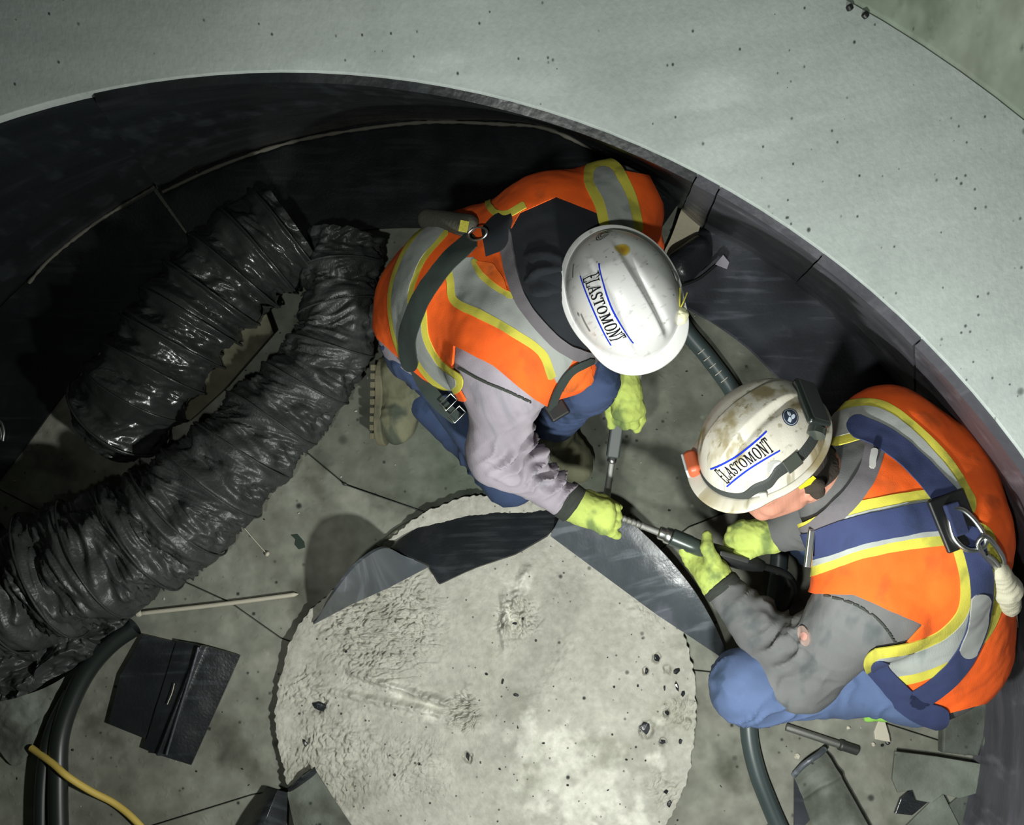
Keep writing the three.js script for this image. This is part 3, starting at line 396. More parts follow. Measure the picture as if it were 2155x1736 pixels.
// ---------- loose things on the left of the floor ----------
{
  const t = thing('rubber_offcut', 'two dark rubber sheets lying overlapped below the thin pale rod', 'rubber sheet', P(370, 1470, 0));
  mesh('under_sheet', slabPx([[300, 1335], [372, 1352], [358, 1500], [308, 1556], [226, 1523], [252, 1420]], 0.018, 0.014), M.rubberDark, t);
  const A = cv([[372, 1348, 0.024], [440, 1362, 0.028], [505, 1380, 0.02]]), B = cv([[302, 1576, 0.024], [345, 1592, 0.03], [402, 1610, 0.02]]);
  mesh('top_sheet', planarUV(sheetGeo(40, 30, (u, v) => { const p = A(u).lerp(B(u), v); p.y += 0.014 * Math.exp(-(((u - 0.38) / 0.05) ** 2)) + 0.002 * fbm(p.x * 9, p.z * 9, 2, 3); return p; }, 0.012)), M.rubberDark, t);
  const ridge = cv([[418, 1362, 0.043], [395, 1440, 0.043], [370, 1520, 0.043], [350, 1588, 0.043]]);
  const c = curveOf([0, 0.3, 0.6, 1].map(ridge)); mesh('folded_edge', tube(c, 0.004, 30, 8), M.rubberFloor, t);
  single('thread', tube(pathPx([[367, 1438, 0.036], [362, 1458, 0.038], [352, 1482, 0.036]]), 0.0014, 16, 6), M.rod, 'short pale thread lying on the dark overlapped rubber sheets', 'thread');
}
single('metal_rod', merge([capTube(pathPx([[292, 1291, 0.012], [460, 1272, 0.012], [628, 1250, 0.012]]), 0.0065, 40, 12), turned(P(286, 1292, 0.012), P(298, 1290, 0.012), [[0, 0], [0, 0.007], [0.004, 0.0095], [0.012, 0.0095], [0.016, 0.007], [0.016, 0]])]), M.rod, 'thin pale metal rod with a knob on the floor below the duct', 'rod');
single('wire', tube(pathPx([[262, 1262, 0.01], [276, 1278, 0.022], [293, 1287, 0.014]]), 0.0014, 20, 6), M.rod, 'short bent wire at the knobbed end of the pale rod', 'wire');
single('nail', merge([tube(pathPx([[497, 1090, 0.02], [530, 1130, 0.008], [562, 1166, 0.006]]), 0.0016, 16, 6), turned(P(560, 1164, 0.006), P(572, 1171, 0.006), [[0, 0], [0, 0.007], [0.006, 0.008], [0.01, 0.004], [0.01, 0]])]), M.rod, 'long thin nail lying beside the lower edge of the duct', 'nail');
single('wire', merge([tube(pathPx([[726, 1020, 0.006], [800, 1046, 0.006], [892, 1077, 0.004]]), 0.0016, 20, 6), turned(P(722, 1018, 0.006), P(732, 1021, 0.006), [[0, 0], [0, 0.004], [0.01, 0.004], [0.012, 0]])]), M.darkSteel, 'straight dark wire pointing at the black torn flap', 'wire');
{ const g = slabPx([[612, 1126], [626, 1124], [640, 1140], [642, 1152], [628, 1156], [620, 1146], [622, 1136]], 0.004, 0.003, 0.0008); single('rubber_scrap', g, std({ color: rgb(32, 50, 40), roughness: 0.7 }), 'small dark green scrap on the floor right of the nail', 'scrap'); }
single('wire', merge([tube(pathPx([[-12, 880, 0.02], [2, 888, 0.022], [8, 905, 0.02], [6, 928, 0.018]]), 0.005, 20, 8), tube(pathPx([[-14, 892, 0.02], [-2, 898, 0.022], [2, 912, 0.02], [2, 926, 0.018]]), 0.004, 20, 8)]), M.chrome, 'bright bent wire hook on the black rubber left of the ducts', 'wire');
{ // hoses and the yellow cord at the lower left
  single('black_hose', tube(pathPx([[284, 1318, 0.03], [236, 1352, 0.035], [190, 1402, 0.035], [152, 1470, 0.035], [126, 1550, 0.035], [122, 1640, 0.035], [126, 1800, 0.035], [150, 2100, 0.035]]), 0.027, 90, 18), M.hose, 'thick black hose curving round the dark rubber sheets', 'hose', 'black hoses on the left');
  single('black_hose', tube(pathPx([[150, 1455, 0.03], [112, 1530, 0.03], [92, 1620, 0.03], [88, 1800, 0.03], [110, 2100, 0.03]]), 0.02, 70, 16), M.hose, 'thinner black hose running close on the left of the thick one', 'hose', 'black hoses on the left');
  single('yellow_cord', tube(pathPx([[66, 1574, 0.03], [110, 1606, 0.066], [140, 1632, 0.076], [190, 1664, 0.04], [240, 1690, 0.014], [280, 1722, 0.014], [312, 1760, 0.014], [360, 1860, 0.014], [350, 2020, 0.014]]), 0.0095, 80, 12), std({ color: rgb(214, 186, 92), roughness: 0.6 }), 'yellow cord crossing over the black hoses', 'cord');
}
// ---------- right side of the floor ----------
single('air_hose', tube(pathPx([[1395, 600, 0.03], [1440, 690, 0.026], [1490, 752, 0.026], [1545, 830, 0.026], [1600, 960, 0.026], [1640, 1120, 0.026], [1620, 1300, 0.026], [1580, 1440, 0.026], [1576, 1540, 0.026], [1592, 1620, 0.026], [1622, 1700, 0.026], [1660, 1790, 0.026], [1700, 1950, 0.026], [1690, 2150, 0.026]]), 0.0245, 180, 20), phy({ color: rgb(64, 76, 76), roughness: 0.4, clearcoat: 0.25, clearcoatRoughness: 0.35 }), 'grey rubber hose running under the squatting worker to the bottom edge', 'hose');
{ const s = []; for (let k = 0; k < 5; k++) { const x = 1478 + k * 12, y = 738 + k * 15; s.push(tube(pathPx([[x - 9, y + 7, 0.047], [x, y, 0.0505], [x + 7, y - 6, 0.047]]), 0.0016, 8, 6)); } single('hose_clamp', merge(s), M.rod, 'pale wire windings on the grey hose behind the white hard hat', 'clamp', null, 'stuff'); }
{
  const a = P(1655, 1530, 0.014), b = P(1805, 1580, 0.014), t = thing('metal_pipe', 'dark metal pipe with a collar sticking out from under the worker\'s knee', 'pipe', a), L = a.distanceTo(b);
  mesh('shaft', turned(a, b, [[0, 0], [0, 0.0105], [L - 0.05, 0.0105], [L - 0.05, 0]]), M.wornSteel, t);
  mesh('socket', turned(a, b, [[L - 0.055, 0], [L - 0.055, 0.014], [L - 0.046, 0.0155], [L - 0.04, 0.0135], [L - 0.002, 0.0135], [L, 0.012], [L, 0.008], [L - 0.01, 0.007], [L - 0.01, 0]]), M.darkSteel, t);
}
{ // folded rubber sheet, plate and offcuts
  const A = cv([[1738, 1578, 0.05], [1722, 1592, 0.07], [1700, 1606, 0.07], [1672, 1634, 0.045]]), B = cv([[1846, 1770, 0.05], [1822, 1790, 0.08], [1790, 1810, 0.08], [1742, 1830, 0.05]]);
  const t = thing('rubber_sheet', 'grey folded rubber sheet with a fold across it, below the pipe', 'rubber sheet', P(1760, 1670, 0));
  mesh('folded_sheet', planarUV(sheetGeo(40, 60, (u, v) => { const p = A(u).lerp(B(u), v); p.y += 0.012 * Math.exp(-(((v - 0.27 + 0.05 * u) / 0.035) ** 2)) + 0.003 * fbm(p.x * 8, p.z * 8, 4, 3) - 0.02 * sstep(0.12, 0, v); return p; }, 0.006)), M.rubberDust, t);
  const E1 = curveOf([0, 0.25, 0.5, 0.75, 1].map((u) => A(u).add(v3(0, -0.012, 0)))); mesh('turned_edge', tube(E1, 0.008, 24, 10), M.rubberGrey, t);
  flapR([[1690, 1622, 0.03], [1672, 1634, 0.03]], [[1704, 1726, 0.018], [1672, 1760, 0.018]], M.rubberFloor, 'dark rubber offcut tucked under the left side of the folded sheet');
  single('rubber_plate', slabPx([[1884, 1581], [1972, 1592], [2068, 1608], [2062, 1668], [2020, 1680], [1985, 1672], [1960, 1690], [1930, 1684], [1922, 1662], [1890, 1668], [1878, 1640]], 0.05, 0.012), M.rubberDust, 'rectangular grey rubber plate with a ragged lower edge', 'rubber plate');
  single('rubber_plate', slabPx([[1958, 1688], [1986, 1672], [2022, 1742], [2010, 1790], [1900, 1790], [1905, 1740]], 0.022, 0.01), M.rubberDust, 'triangular grey offcut at the bottom edge under the ragged plate', 'rubber plate');
  single('rubber_plate', slabPx([[1926, 1655], [1960, 1682], [1920, 1716], [1884, 1712], [1896, 1680]], 0.02, 0.014), M.rubberDark, 'dark torn scrap beneath the corner of the ragged plate', 'rubber plate');
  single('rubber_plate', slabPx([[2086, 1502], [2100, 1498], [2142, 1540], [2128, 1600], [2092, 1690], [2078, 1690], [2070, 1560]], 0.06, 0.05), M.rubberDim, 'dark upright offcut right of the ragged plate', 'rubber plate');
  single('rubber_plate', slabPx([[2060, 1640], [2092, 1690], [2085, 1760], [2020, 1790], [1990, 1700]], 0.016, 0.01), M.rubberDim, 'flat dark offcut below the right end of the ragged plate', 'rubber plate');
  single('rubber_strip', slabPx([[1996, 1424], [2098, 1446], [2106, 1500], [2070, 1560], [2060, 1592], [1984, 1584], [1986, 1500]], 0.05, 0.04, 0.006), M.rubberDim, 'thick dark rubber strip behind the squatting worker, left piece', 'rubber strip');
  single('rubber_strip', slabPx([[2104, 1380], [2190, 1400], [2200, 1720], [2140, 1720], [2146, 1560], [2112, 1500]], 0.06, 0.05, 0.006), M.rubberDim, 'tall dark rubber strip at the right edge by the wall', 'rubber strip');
  single('stone_chip', slabPx([[1852, 1508], [1862, 1514], [1872, 1548], [1874, 1562], [1842, 1556], [1840, 1540]], 0.02, 0.012, 0.002), M.rod, 'pale triangular chip on the floor above the ragged plate', 'chip');
  for (const [x, y, r] of [[1838, 1566, 5], [1856, 1568, 4], [1868, 1562, 6], [1678, 1592, 7], [1786, 1532, 5]]) { const k = r / 760, pts = []; for (let i = 0; i < 14; i++) { const a = rr(0, 6.28), e = rr(-1, 1), q = Math.sqrt(1 - e * e); pts.push(v3(Math.cos(a) * q * k, e * k * 0.7, Math.sin(a) * q * k)); } const g = new ConvexGeometry(pts), p = P(x, y, 0.004); g.translate(p.x, p.y, p.z); single('stone_chip', planarUV(g), r % 2 ? M.rod : M.rubberDark, 'tiny crumb on the floor near the pipe and the ragged plate', 'crumb', 'crumbs near the pipe'); }
}
function flapR(a, b, mat, label) { const A = cv(a), B = cv(b); single('rubber_plate', planarUV(sheetGeo(12, 20, (u, v) => A(u).lerp(B(u), v), 0.008)), mat, label, 'rubber plate'); }
// ---------- behind the workers ----------
single('tan_strip', planarUV((() => { const A = cv([[1436, 438, 0.11], [1432, 446, 0.06], [1412, 500, 0.03], [1392, 540, 0.02]]), B = cv([[1482, 448, 0.11], [1478, 462, 0.06], [1456, 518, 0.03], [1430, 536, 0.02]]); return sheetGeo(30, 8, (u, v) => A(u).lerp(B(u), v), 0.004); })()), std({ color: rgb(168, 160, 138), roughness: 0.8, bumpMap: fine, bumpScale: 0.001 }), 'tan strip bent over the foot of the wall behind the white hard hat', 'strip');
single('black_bag', planarUV(surf(union([cap(P(1428, 552, 0.04), P(1470, 516, 0.04), 0.036, 0.03), cap(P(1440, 575, 0.03), P(1478, 540, 0.03), 0.03, 0.024)], 0.05), P(1380, 450, 0).setY(-0.01), P(1560, 660, 0).setY(0.2), 0.008)), M.rubberDark, 'low black bag on the floor right behind the white hard hat', 'bag');
{
  const t = thing('putty_knife', 'putty knife with a pale blade lying on the rubber sheet behind the white hard hat', 'putty knife', P(1500, 565, 0.02));
  mesh('handle', tube(pathPx([[1430, 602, 0.05], [1470, 586, 0.045], [1508, 556, 0.05]]), 0.005, 20, 8), M.blackPlastic, t);
  mesh('blade', slabPx([[1505, 556], [1522, 536], [1535, 552], [1530, 566]], 0.055, 0.003, 0.0008), std({ color: rgb(170, 165, 175), roughness: 0.5 }), t);
}
{ // crumbs scattered over the whole floor: nobody could count them
  const g = new THREE.IcosahedronGeometry(1, 0), n = 420, o = new THREE.InstancedMesh(planarUV(g), std({ color: 0xffffff, roughness: 0.9 }), n), m = new THREE.Matrix4(), q = new THREE.Quaternion(), c = new THREE.Color();
  for (let i = 0; i < n; i++) { const a = rr(0, 6.28), r = Math.sqrt(rr(0.12, 0.95)) * 1.5, s = rr(0.001, 0.0035); q.setFromEuler(new THREE.Euler(rr(0, 6), rr(0, 6), rr(0, 6))); m.compose(v3(BASE_C.x + Math.cos(a) * r, s * 0.5 + (Math.hypot(BASE_C.x + Math.cos(a) * r - DISC_C.x, BASE_C.z + Math.sin(a) * r - DISC_C.z) < 0.6 ? 0.03 : 0), BASE_C.z + Math.sin(a) * r), q, v3(s, s * 0.7, s * rr(1, 2))); o.setMatrixAt(i, m); o.setColorAt(i, rnd() < 0.65 ? c.setRGB(0.03, 0.034, 0.03) : c.setRGB(0.5, 0.5, 0.44)); }
  o.name = 'crumbs'; o.castShadow = o.receiveShadow = true; scene.add(o); tag(o, 'dark and pale crumbs scattered over the concrete floor', 'crumbs', null, 'stuff');
}

// ---------- people ----------
const cloth = (r, g, b, o = {}) => std({ color: rgb(r, g, b), roughness: 0.88, bumpMap: weave, bumpScale: 0.0006, ...o });
const dirty = (r, g, b, k, s) => { const t = tex(512, 512, (u, v) => { const a = fbm(u * 6, v * 6, s, 5), d = sstep(0.1, 0.6, fbm(u * 9, v * 9, s + 5, 5)) * k, L = 1 + 0.12 * a - 0.3 * d; return [r * L, g * L + 6 * d, b * L + 8 * d]; }); t.repeat.set(1.1, 1.1); return std({ map: t, roughness: 0.88, bumpMap: weave, bumpScale: 0.0006 }); };
const C = {
  orange: dirty(248, 98, 22, 0.5, 101), orangeWorn: dirty(246, 112, 34, 0.8, 105), yellow: dirty(196, 188, 70, 0.7, 108), silver: dirty(150, 154, 150, 0.6, 111),
  navy: dirty(46, 56, 94, 0.6, 115), olive: dirty(46, 56, 52, 0.5, 118), jeansA: dirty(58, 74, 108, 1.0, 121), jeansB: dirty(82, 100, 136, 1.0, 125),
  lilac: dirty(150, 143, 152, 0.6, 128), charcoal: dirty(98, 99, 99, 0.7, 131), hood: dirty(20, 24, 30, 0.6, 134), collar: dirty(104, 100, 104, 0.5, 137), cuff: dirty(54, 58, 52, 0.5, 139),
  glove: dirty(176, 192, 98, 1.3, 141), boot: dirty(116, 116, 92, 1.2, 144), sole: dirty(116, 112, 90, 1.0, 147), skin: std({ color: rgb(176, 124, 104), roughness: 0.6, bumpMap: fine, bumpScale: 0.0006 }), hair: std({ color: rgb(46, 38, 30), roughness: 0.9, bumpMap: fine, bumpScale: 0.002 }),
};
const along = (p, a, b) => { const d = b.clone().sub(a), L = d.length(), t = p.clone().sub(a).dot(d) / (L * L), q = p.clone().sub(a).addScaledVector(d, -t); return [t, q.length(), L, q]; };
// cloth folds running round a limb, strongest near t0
function folds(p, a, b, amp, freq, t0, width, s, inner) {
  const [t, d, L, q] = along(p, a, b); if (t < -0.35 || t > 1.3) return 0;
  const e = Math.exp(-(((t - t0) / width) ** 2)) * sstep(0.19, 0.11, d) * (inner ? mix(0.12, 1, sstep(-0.03, 0.05, q.dot(inner))) : 1), x = t * L * freq + 0.55 * noise(p.x * 9 + s, p.y * 9, p.z * 9) + 0.5 * (q.x + q.z) * freq * 0.35;
  return amp * e * (Math.pow(1 - Math.abs(Math.sin(Math.PI * x)), 1.4) - 0.42) * (0.6 + 0.7 * noise(p.x * 6, p.y * 6 + s, p.z * 6));
}
function hatFrame(px, py, h, upR, upD, fR, fD) {   // crown tilt and front direction given in the picture's right and down
  const c = P(px, py, h), w = CAM.clone().sub(c).normalize(), dn = toWorld(v3(0, 1, 0)), rt = toWorld(v3(1, 0, 0)); for (const q of [dn, rt]) q.addScaledVector(w, -q.dot(w)).normalize();
  const up = w.clone().addScaledVector(rt, upR).addScaledVector(dn, upD).normalize(), fr = rt.clone().multiplyScalar(fR).addScaledVector(dn, fD); fr.addScaledVector(up, -fr.dot(up)).normalize();
  const x = new THREE.Vector3().crossVectors(up, fr); return { c, up, fr, x, m: new THREE.Matrix4().makeBasis(x, up, fr).setPosition(c) };
}
function headField(fr, o) {   // in world space; x = the person's left, y = crown, z = face
  const L = (x, y, z) => v3(x * 1.02 + o[0], y * 1.02 + o[1], z * 1.02 + o[2]).applyMatrix4(fr.m), B = [fr.x, fr.up, fr.fr];
  const f = [ellip(L(0, 0, -0.006), [0.078, 0.105, 0.098], B), ellip(L(0, -0.06, 0.03), [0.062, 0.085, 0.068], B), ball(L(0, -0.122, 0.066), 0.024), cap(L(-0.05, -0.088, 0.018), L(-0.012, -0.122, 0.062), 0.022, 0.018), cap(L(0.05, -0.088, 0.018), L(0.012, -0.122, 0.062), 0.022, 0.018), cap(L(-0.042, -0.008, 0.078), L(0.042, -0.008, 0.078), 0.016), ball(L(0.04, -0.058, 0.072), 0.02), ball(L(-0.04, -0.058, 0.072), 0.02), cap(L(-0.022, -0.09, 0.088), L(0.022, -0.09, 0.088), 0.009), cap(L(-0.02, -0.1, 0.087), L(0.02, -0.1, 0.087), 0.009)];
  const nose = [cap(L(0, -0.02, 0.094), L(0, -0.056, 0.116), 0.008, 0.013), ball(L(0.012, -0.06, 0.104), 0.009), ball(L(-0.012, -0.06, 0.104), 0.009), ball(L(0.032, -0.026, 0.082), 0.012), ball(L(-0.032, -0.026, 0.082), 0.012)];
  const ear = [-1, 1].map((s) => { const e = [L(s * 0.078, -0.03, -0.006), L(s * 0.09, -0.018, -0.022), L(s * 0.088, -0.048, -0.018), L(s * 0.08, -0.066, -0.002)]; return union([cap(e[0], e[1], 0.009, 0.008), cap(e[1], e[2], 0.008, 0.009), cap(e[2], e[3], 0.009, 0.008)], 0.008); });
  return union([union(f, 0.03), union(nose, 0.012), ...ear], 0.012);
}
function gloveField(s, o = 0) {
  const q = [cap(s.cuff, s.wrist, s.cr ?? 0.042, 0.039)], fs = [];
  s.kn.forEach((k) => q.push(cap(s.wrist, k, 0.031 + o, 0.0172 + o)));
  s.kn.forEach((k, i) => fs.push(union([cap(k, s.mid[i], 0.0142 + o, 0.0128 + o), cap(s.mid[i], s.tip[i], 0.0128 + o, 0.011 + o)], 0.006)));
  fs.push(union([cap(s.wrist, s.th[0], 0.026 + o, 0.018 + o), cap(s.th[0], s.th[1], 0.018 + o, 0.0135 + o), cap(s.th[1], s.th[2], 0.0135 + o, 0.0115 + o)], 0.012));
  return union([union(q, 0.02), ...fs], 0.0045);
}
const gl = (cuff, wrist, kn, mid, tip, th, cr) => ({ cuff: P(...cuff), wrist: P(...wrist), kn: kn.map((p) => P(...p)), mid: mid.map((p) => P(...p)), tip: tip.map((p) => P(...p)), th: th.map((p) => P(...p)), cr });
const glPts = (s) => [s.cuff, s.wrist, ...s.kn, ...s.mid, ...s.tip, ...s.th];

// the separate pieces of a cut-out, crumbs left out
function components(g) {
  const p = g.attributes.position, I = g.index.array, key = new Map(), rep = new Int32Array(p.count), up = new Int32Array(p.count);
  for (let i = 0; i < p.count; i++) { const k = Math.round(p.getX(i) * 4000) + '_' + Math.round(p.getY(i) * 4000) + '_' + Math.round(p.getZ(i) * 4000); if (!key.has(k)) key.set(k, i); rep[i] = key.get(k); up[i] = i; }
  const find = (i) => { while (up[i] !== i) i = up[i] = up[up[i]]; return i; };
  for (let k = 0; k < I.length; k += 3) { const a = find(rep[I[k]]); up[find(rep[I[k + 1]])] = a; up[find(rep[I[k + 2]])] = find(a); }
  const by = new Map(); for (let k = 0; k < I.length; k += 3) { const r = find(rep[I[k]]); if (!by.has(r)) by.set(r, []); by.get(r).push(I[k], I[k + 1], I[k + 2]); }
  const most = Math.max(0, ...[...by.values()].map((l) => l.length)), out = [];
  for (const l of by.values()) if (l.length > most * 0.12) { const re = new Map(), q = {}; for (const n in g.attributes) q[n] = []; const idx = l.map((i) => { if (!re.has(i)) { re.set(i, re.size); for (const n in q) { const a = g.attributes[n]; for (let c = 0; c < a.itemSize; c++) q[n].push(a.array[i * a.itemSize + c]); } } return re.get(i); }); const o = new THREE.BufferGeometry(); for (const n in q) o.setAttribute(n, new THREE.Float32BufferAttribute(q[n], g.attributes[n].itemSize)); o.setIndex(idx); out.push(o); }
  return out;
}
function makePerson(s) {
  const t = thing('person', s.label, 'person', P(...s.base, 0)), J = {}; for (const k in s.j) J[k] = P(...s.j[k]); const bend = s.bend.map((k) => J[k]); const inner = bend[0].clone().add(bend[2]).addScaledVector(bend[1], -2).normalize();
  const R = s.r, T = s.torso(J), torso = union(T, 0.09), armR = [cap(J.shR, J.elR, R[0], R[1]), cap(J.elR, J.wrR, R[1] * 0.96, R[2])], armL = [cap(J.shL, J.elL, R[0], R[1]), cap(J.elL, J.wrL, R[1] * 0.96, R[2])];
  const legs = [cap(J.hipR, J.knR, R[3], R[4]), cap(J.knR, J.anR, R[4] * 0.97, R[5]), cap(J.hipL, J.knL, R[3], R[4]), cap(J.knL, J.anL, R[4] * 0.97, R[5]), cap(J.hipL, J.hipR, R[3] * 1.1), cap(J.pelvis, J.hipL, R[3] * 1.05), cap(J.pelvis, J.hipR, R[3] * 1.05)];
  const head = headField(s.hat, s.headAt), hl = (x, y, z) => v3(x, y, z).applyMatrix4(s.hat.m), neck = cap(hl(0, -0.07, -0.03), J.neck, 0.058, 0.068);
  // the body under the clothes: one continuous surface, head and hands on finer grids
  const hands = s.gloves.map((g) => gloveField(g, -0.003)), core = grow(union([...T, ...armR, ...armL, ...legs], 0.06), -0.026), body = union([core, neck], 0.04), all = Object.values(J);
  const [lo, hi] = boundsOf(all, 0.2), hc = hl(0, -0.02, 0.01), parts = [surf(union([body, head], 0.03), lo, hi, 0.011)];
  parts.push(surf(union([head, neck], 0.03), hc.clone().subScalar(0.17), hc.clone().addScalar(0.17), 0.0036));
  s.gloves.forEach((g, i) => { const [a, b] = boundsOf(glPts(g), 0.05); parts.push(surf(hands[i], a, b, 0.005)); });
  mesh('body', planarUV(merge(parts.map((g) => { g.setAttribute('uv', new THREE.BufferAttribute(new Float32Array(g.attributes.position.count * 2), 2)); return g; }))), C.skin, t);
  const hm = parts[1].clone(), im = s.hat.m.clone().invert();
  mesh('hair', patch(hm, (p) => { const q = p.clone().applyMatrix4(im); q.x -= s.headAt[0]; q.y -= s.headAt[1] + 0.024; q.z -= s.headAt[2]; return Math.min(0.004 - q.z + Math.min(0, q.y + 0.06) * 0.5, q.y + 0.098 + 0.01 * noise(q.x * 30, q.y * 30, 2), 0.2 - Math.abs(q.x)) * 100; }, 0.004, 0.004), C.hair, t);
  // shirt or jacket with sleeves
  const S = surf(union([union([torso, ...armR], 0.05), ...armL], 0.05), ...boundsOf([J.pelvis, J.hipL, J.hipR, J.neck, J.shL, J.shR, J.elL, J.elR, J.wrL, J.wrR], 0.19), 0.0062);
  displace(S, (p) => s.fold(p, { ...J, in: inner }, torso));
  const lowest = s.jacketCut ?? (() => 1);
  mesh('jacket', patch(S, (p) => lowest(p), 0, 0.003), s.mats.jacket, t);
  const legsF = union(legs, 0.05), jeans = surf(legsF, ...boundsOf([J.pelvis, J.hipL, J.hipR, J.knL, J.knR, J.anL, J.anR], 0.17), 0.0075);
  displace(jeans, (p) => folds(p, J.knR, J.anR, 0.012, 22, 0.1, 0.5, 3) + folds(p, J.hipR, J.knR, 0.008, 14, 0.1, 0.5, 5) + folds(p, J.knL, J.anL, 0.012, 22, 0.1, 0.5, 7) + folds(p, J.hipL, J.knL, 0.008, 14, 0.1, 0.5, 9));
  mesh('jeans', planarUV(jeans), s.mats.jeans, t);
  const near = (p) => (0.07 - torso(p.x, p.y, p.z)) * 700, facing = (p, n) => n.dot(CAM.clone().sub(p).normalize());
  t.userData.S = undefined;
  const piece = (name, shape, m, off, parent, th = 0.004, front = true) => components(patch(S, (p, n) => { const [x, y] = pixel(p); let v = shape(x, y); if (v > -40) v = Math.min(v, near(p)); if (front) v = Math.min(v, (facing(p, n) + 0.25) * 60); return v; }, off, th)).forEach((g) => mesh(name, g, m, parent));
  const band = (list, w) => { const d = lineDist(list); return (x, y) => w / 2 - d(x, y)[0]; };
  const half = (list, w, side, inset) => { const d = lineDist(list); return (x, y) => { const [q, sd] = d(x, y); const g = q * (sd * side > 0 ? 1 : -1); return Math.min(g - (w / 2 - inset), w / 2 - g); }; };
  const vest = new THREE.Group(); vest.name = 'safety_vest'; t.add(vest);
  piece('vest_cloth', inPoly(s.vest), C.orange, 0.010, vest, 0.006, false);
  for (const [list, w, e] of s.tapes) { piece('yellow_trim', band(list, w), C.yellow, 0.0125, vest, 0.003); if (w - 2 * e > 6) piece('silver_tape', band(list, w - 2 * e), C.silver, 0.0138, vest, 0.002); }
  for (const [list, w] of s.trims ?? []) piece('yellow_trim', band(list, w), C.yellow, 0.0125, vest, 0.003);
  for (const list of s.panels ?? []) piece('silver_tape', inPoly(list), C.silver, 0.0118, vest, 0.002);
  if (s.gaiter) piece('neck_gaiter', inPoly(s.gaiter), C.hood, 0.008, t, 0.006);
  for (const list of s.flats ?? []) piece('orange_panel', inPoly(list), C.orangeWorn, 0.0142, vest, 0.002);
  piece('collar', band(s.collar[0], s.collar[1]), C.collar, 0.014, t, 0.012);
  const harness = new THREE.Group(); harness.name = 'safety_harness'; t.add(harness);
  for (const [list, w] of s.straps) piece('strap', band(list, w), s.mats.strap, 0.0175, harness, 0.003);
  s.gloves.forEach((g) => { const [a, b] = boundsOf(glPts(g), 0.06); const q = surf(gloveField(g), a, b, 0.003); displace(q, (p) => 0.0012 * fbm(p.x * 60, p.y * 60, p.z * 60, 3) + 0.0016 * (1 - Math.abs(noise(p.x * 34, p.y * 34, p.z * 34)))); mesh('glove', planarUV(q), C.glove, t); });
  // the height of the clothes under a pixel
  const heightAt = (x, y) => { const p = S.attributes.position, a = v3(); let best = -1, d0 = 1e9, h = 0; for (let i = 0; i < p.count; i++) { a.fromBufferAttribute(p, i); const q = pixel(a), d = Math.hypot(q[0] - x, q[1] - y); if (d < 9 ? a.y > best : best < 0 && d < d0) { if (d < 9) best = a.y; d0 = d; h = a.y; } } return h; };
  return { t, J, S, piece, band, vest, harness, heightAt };
}
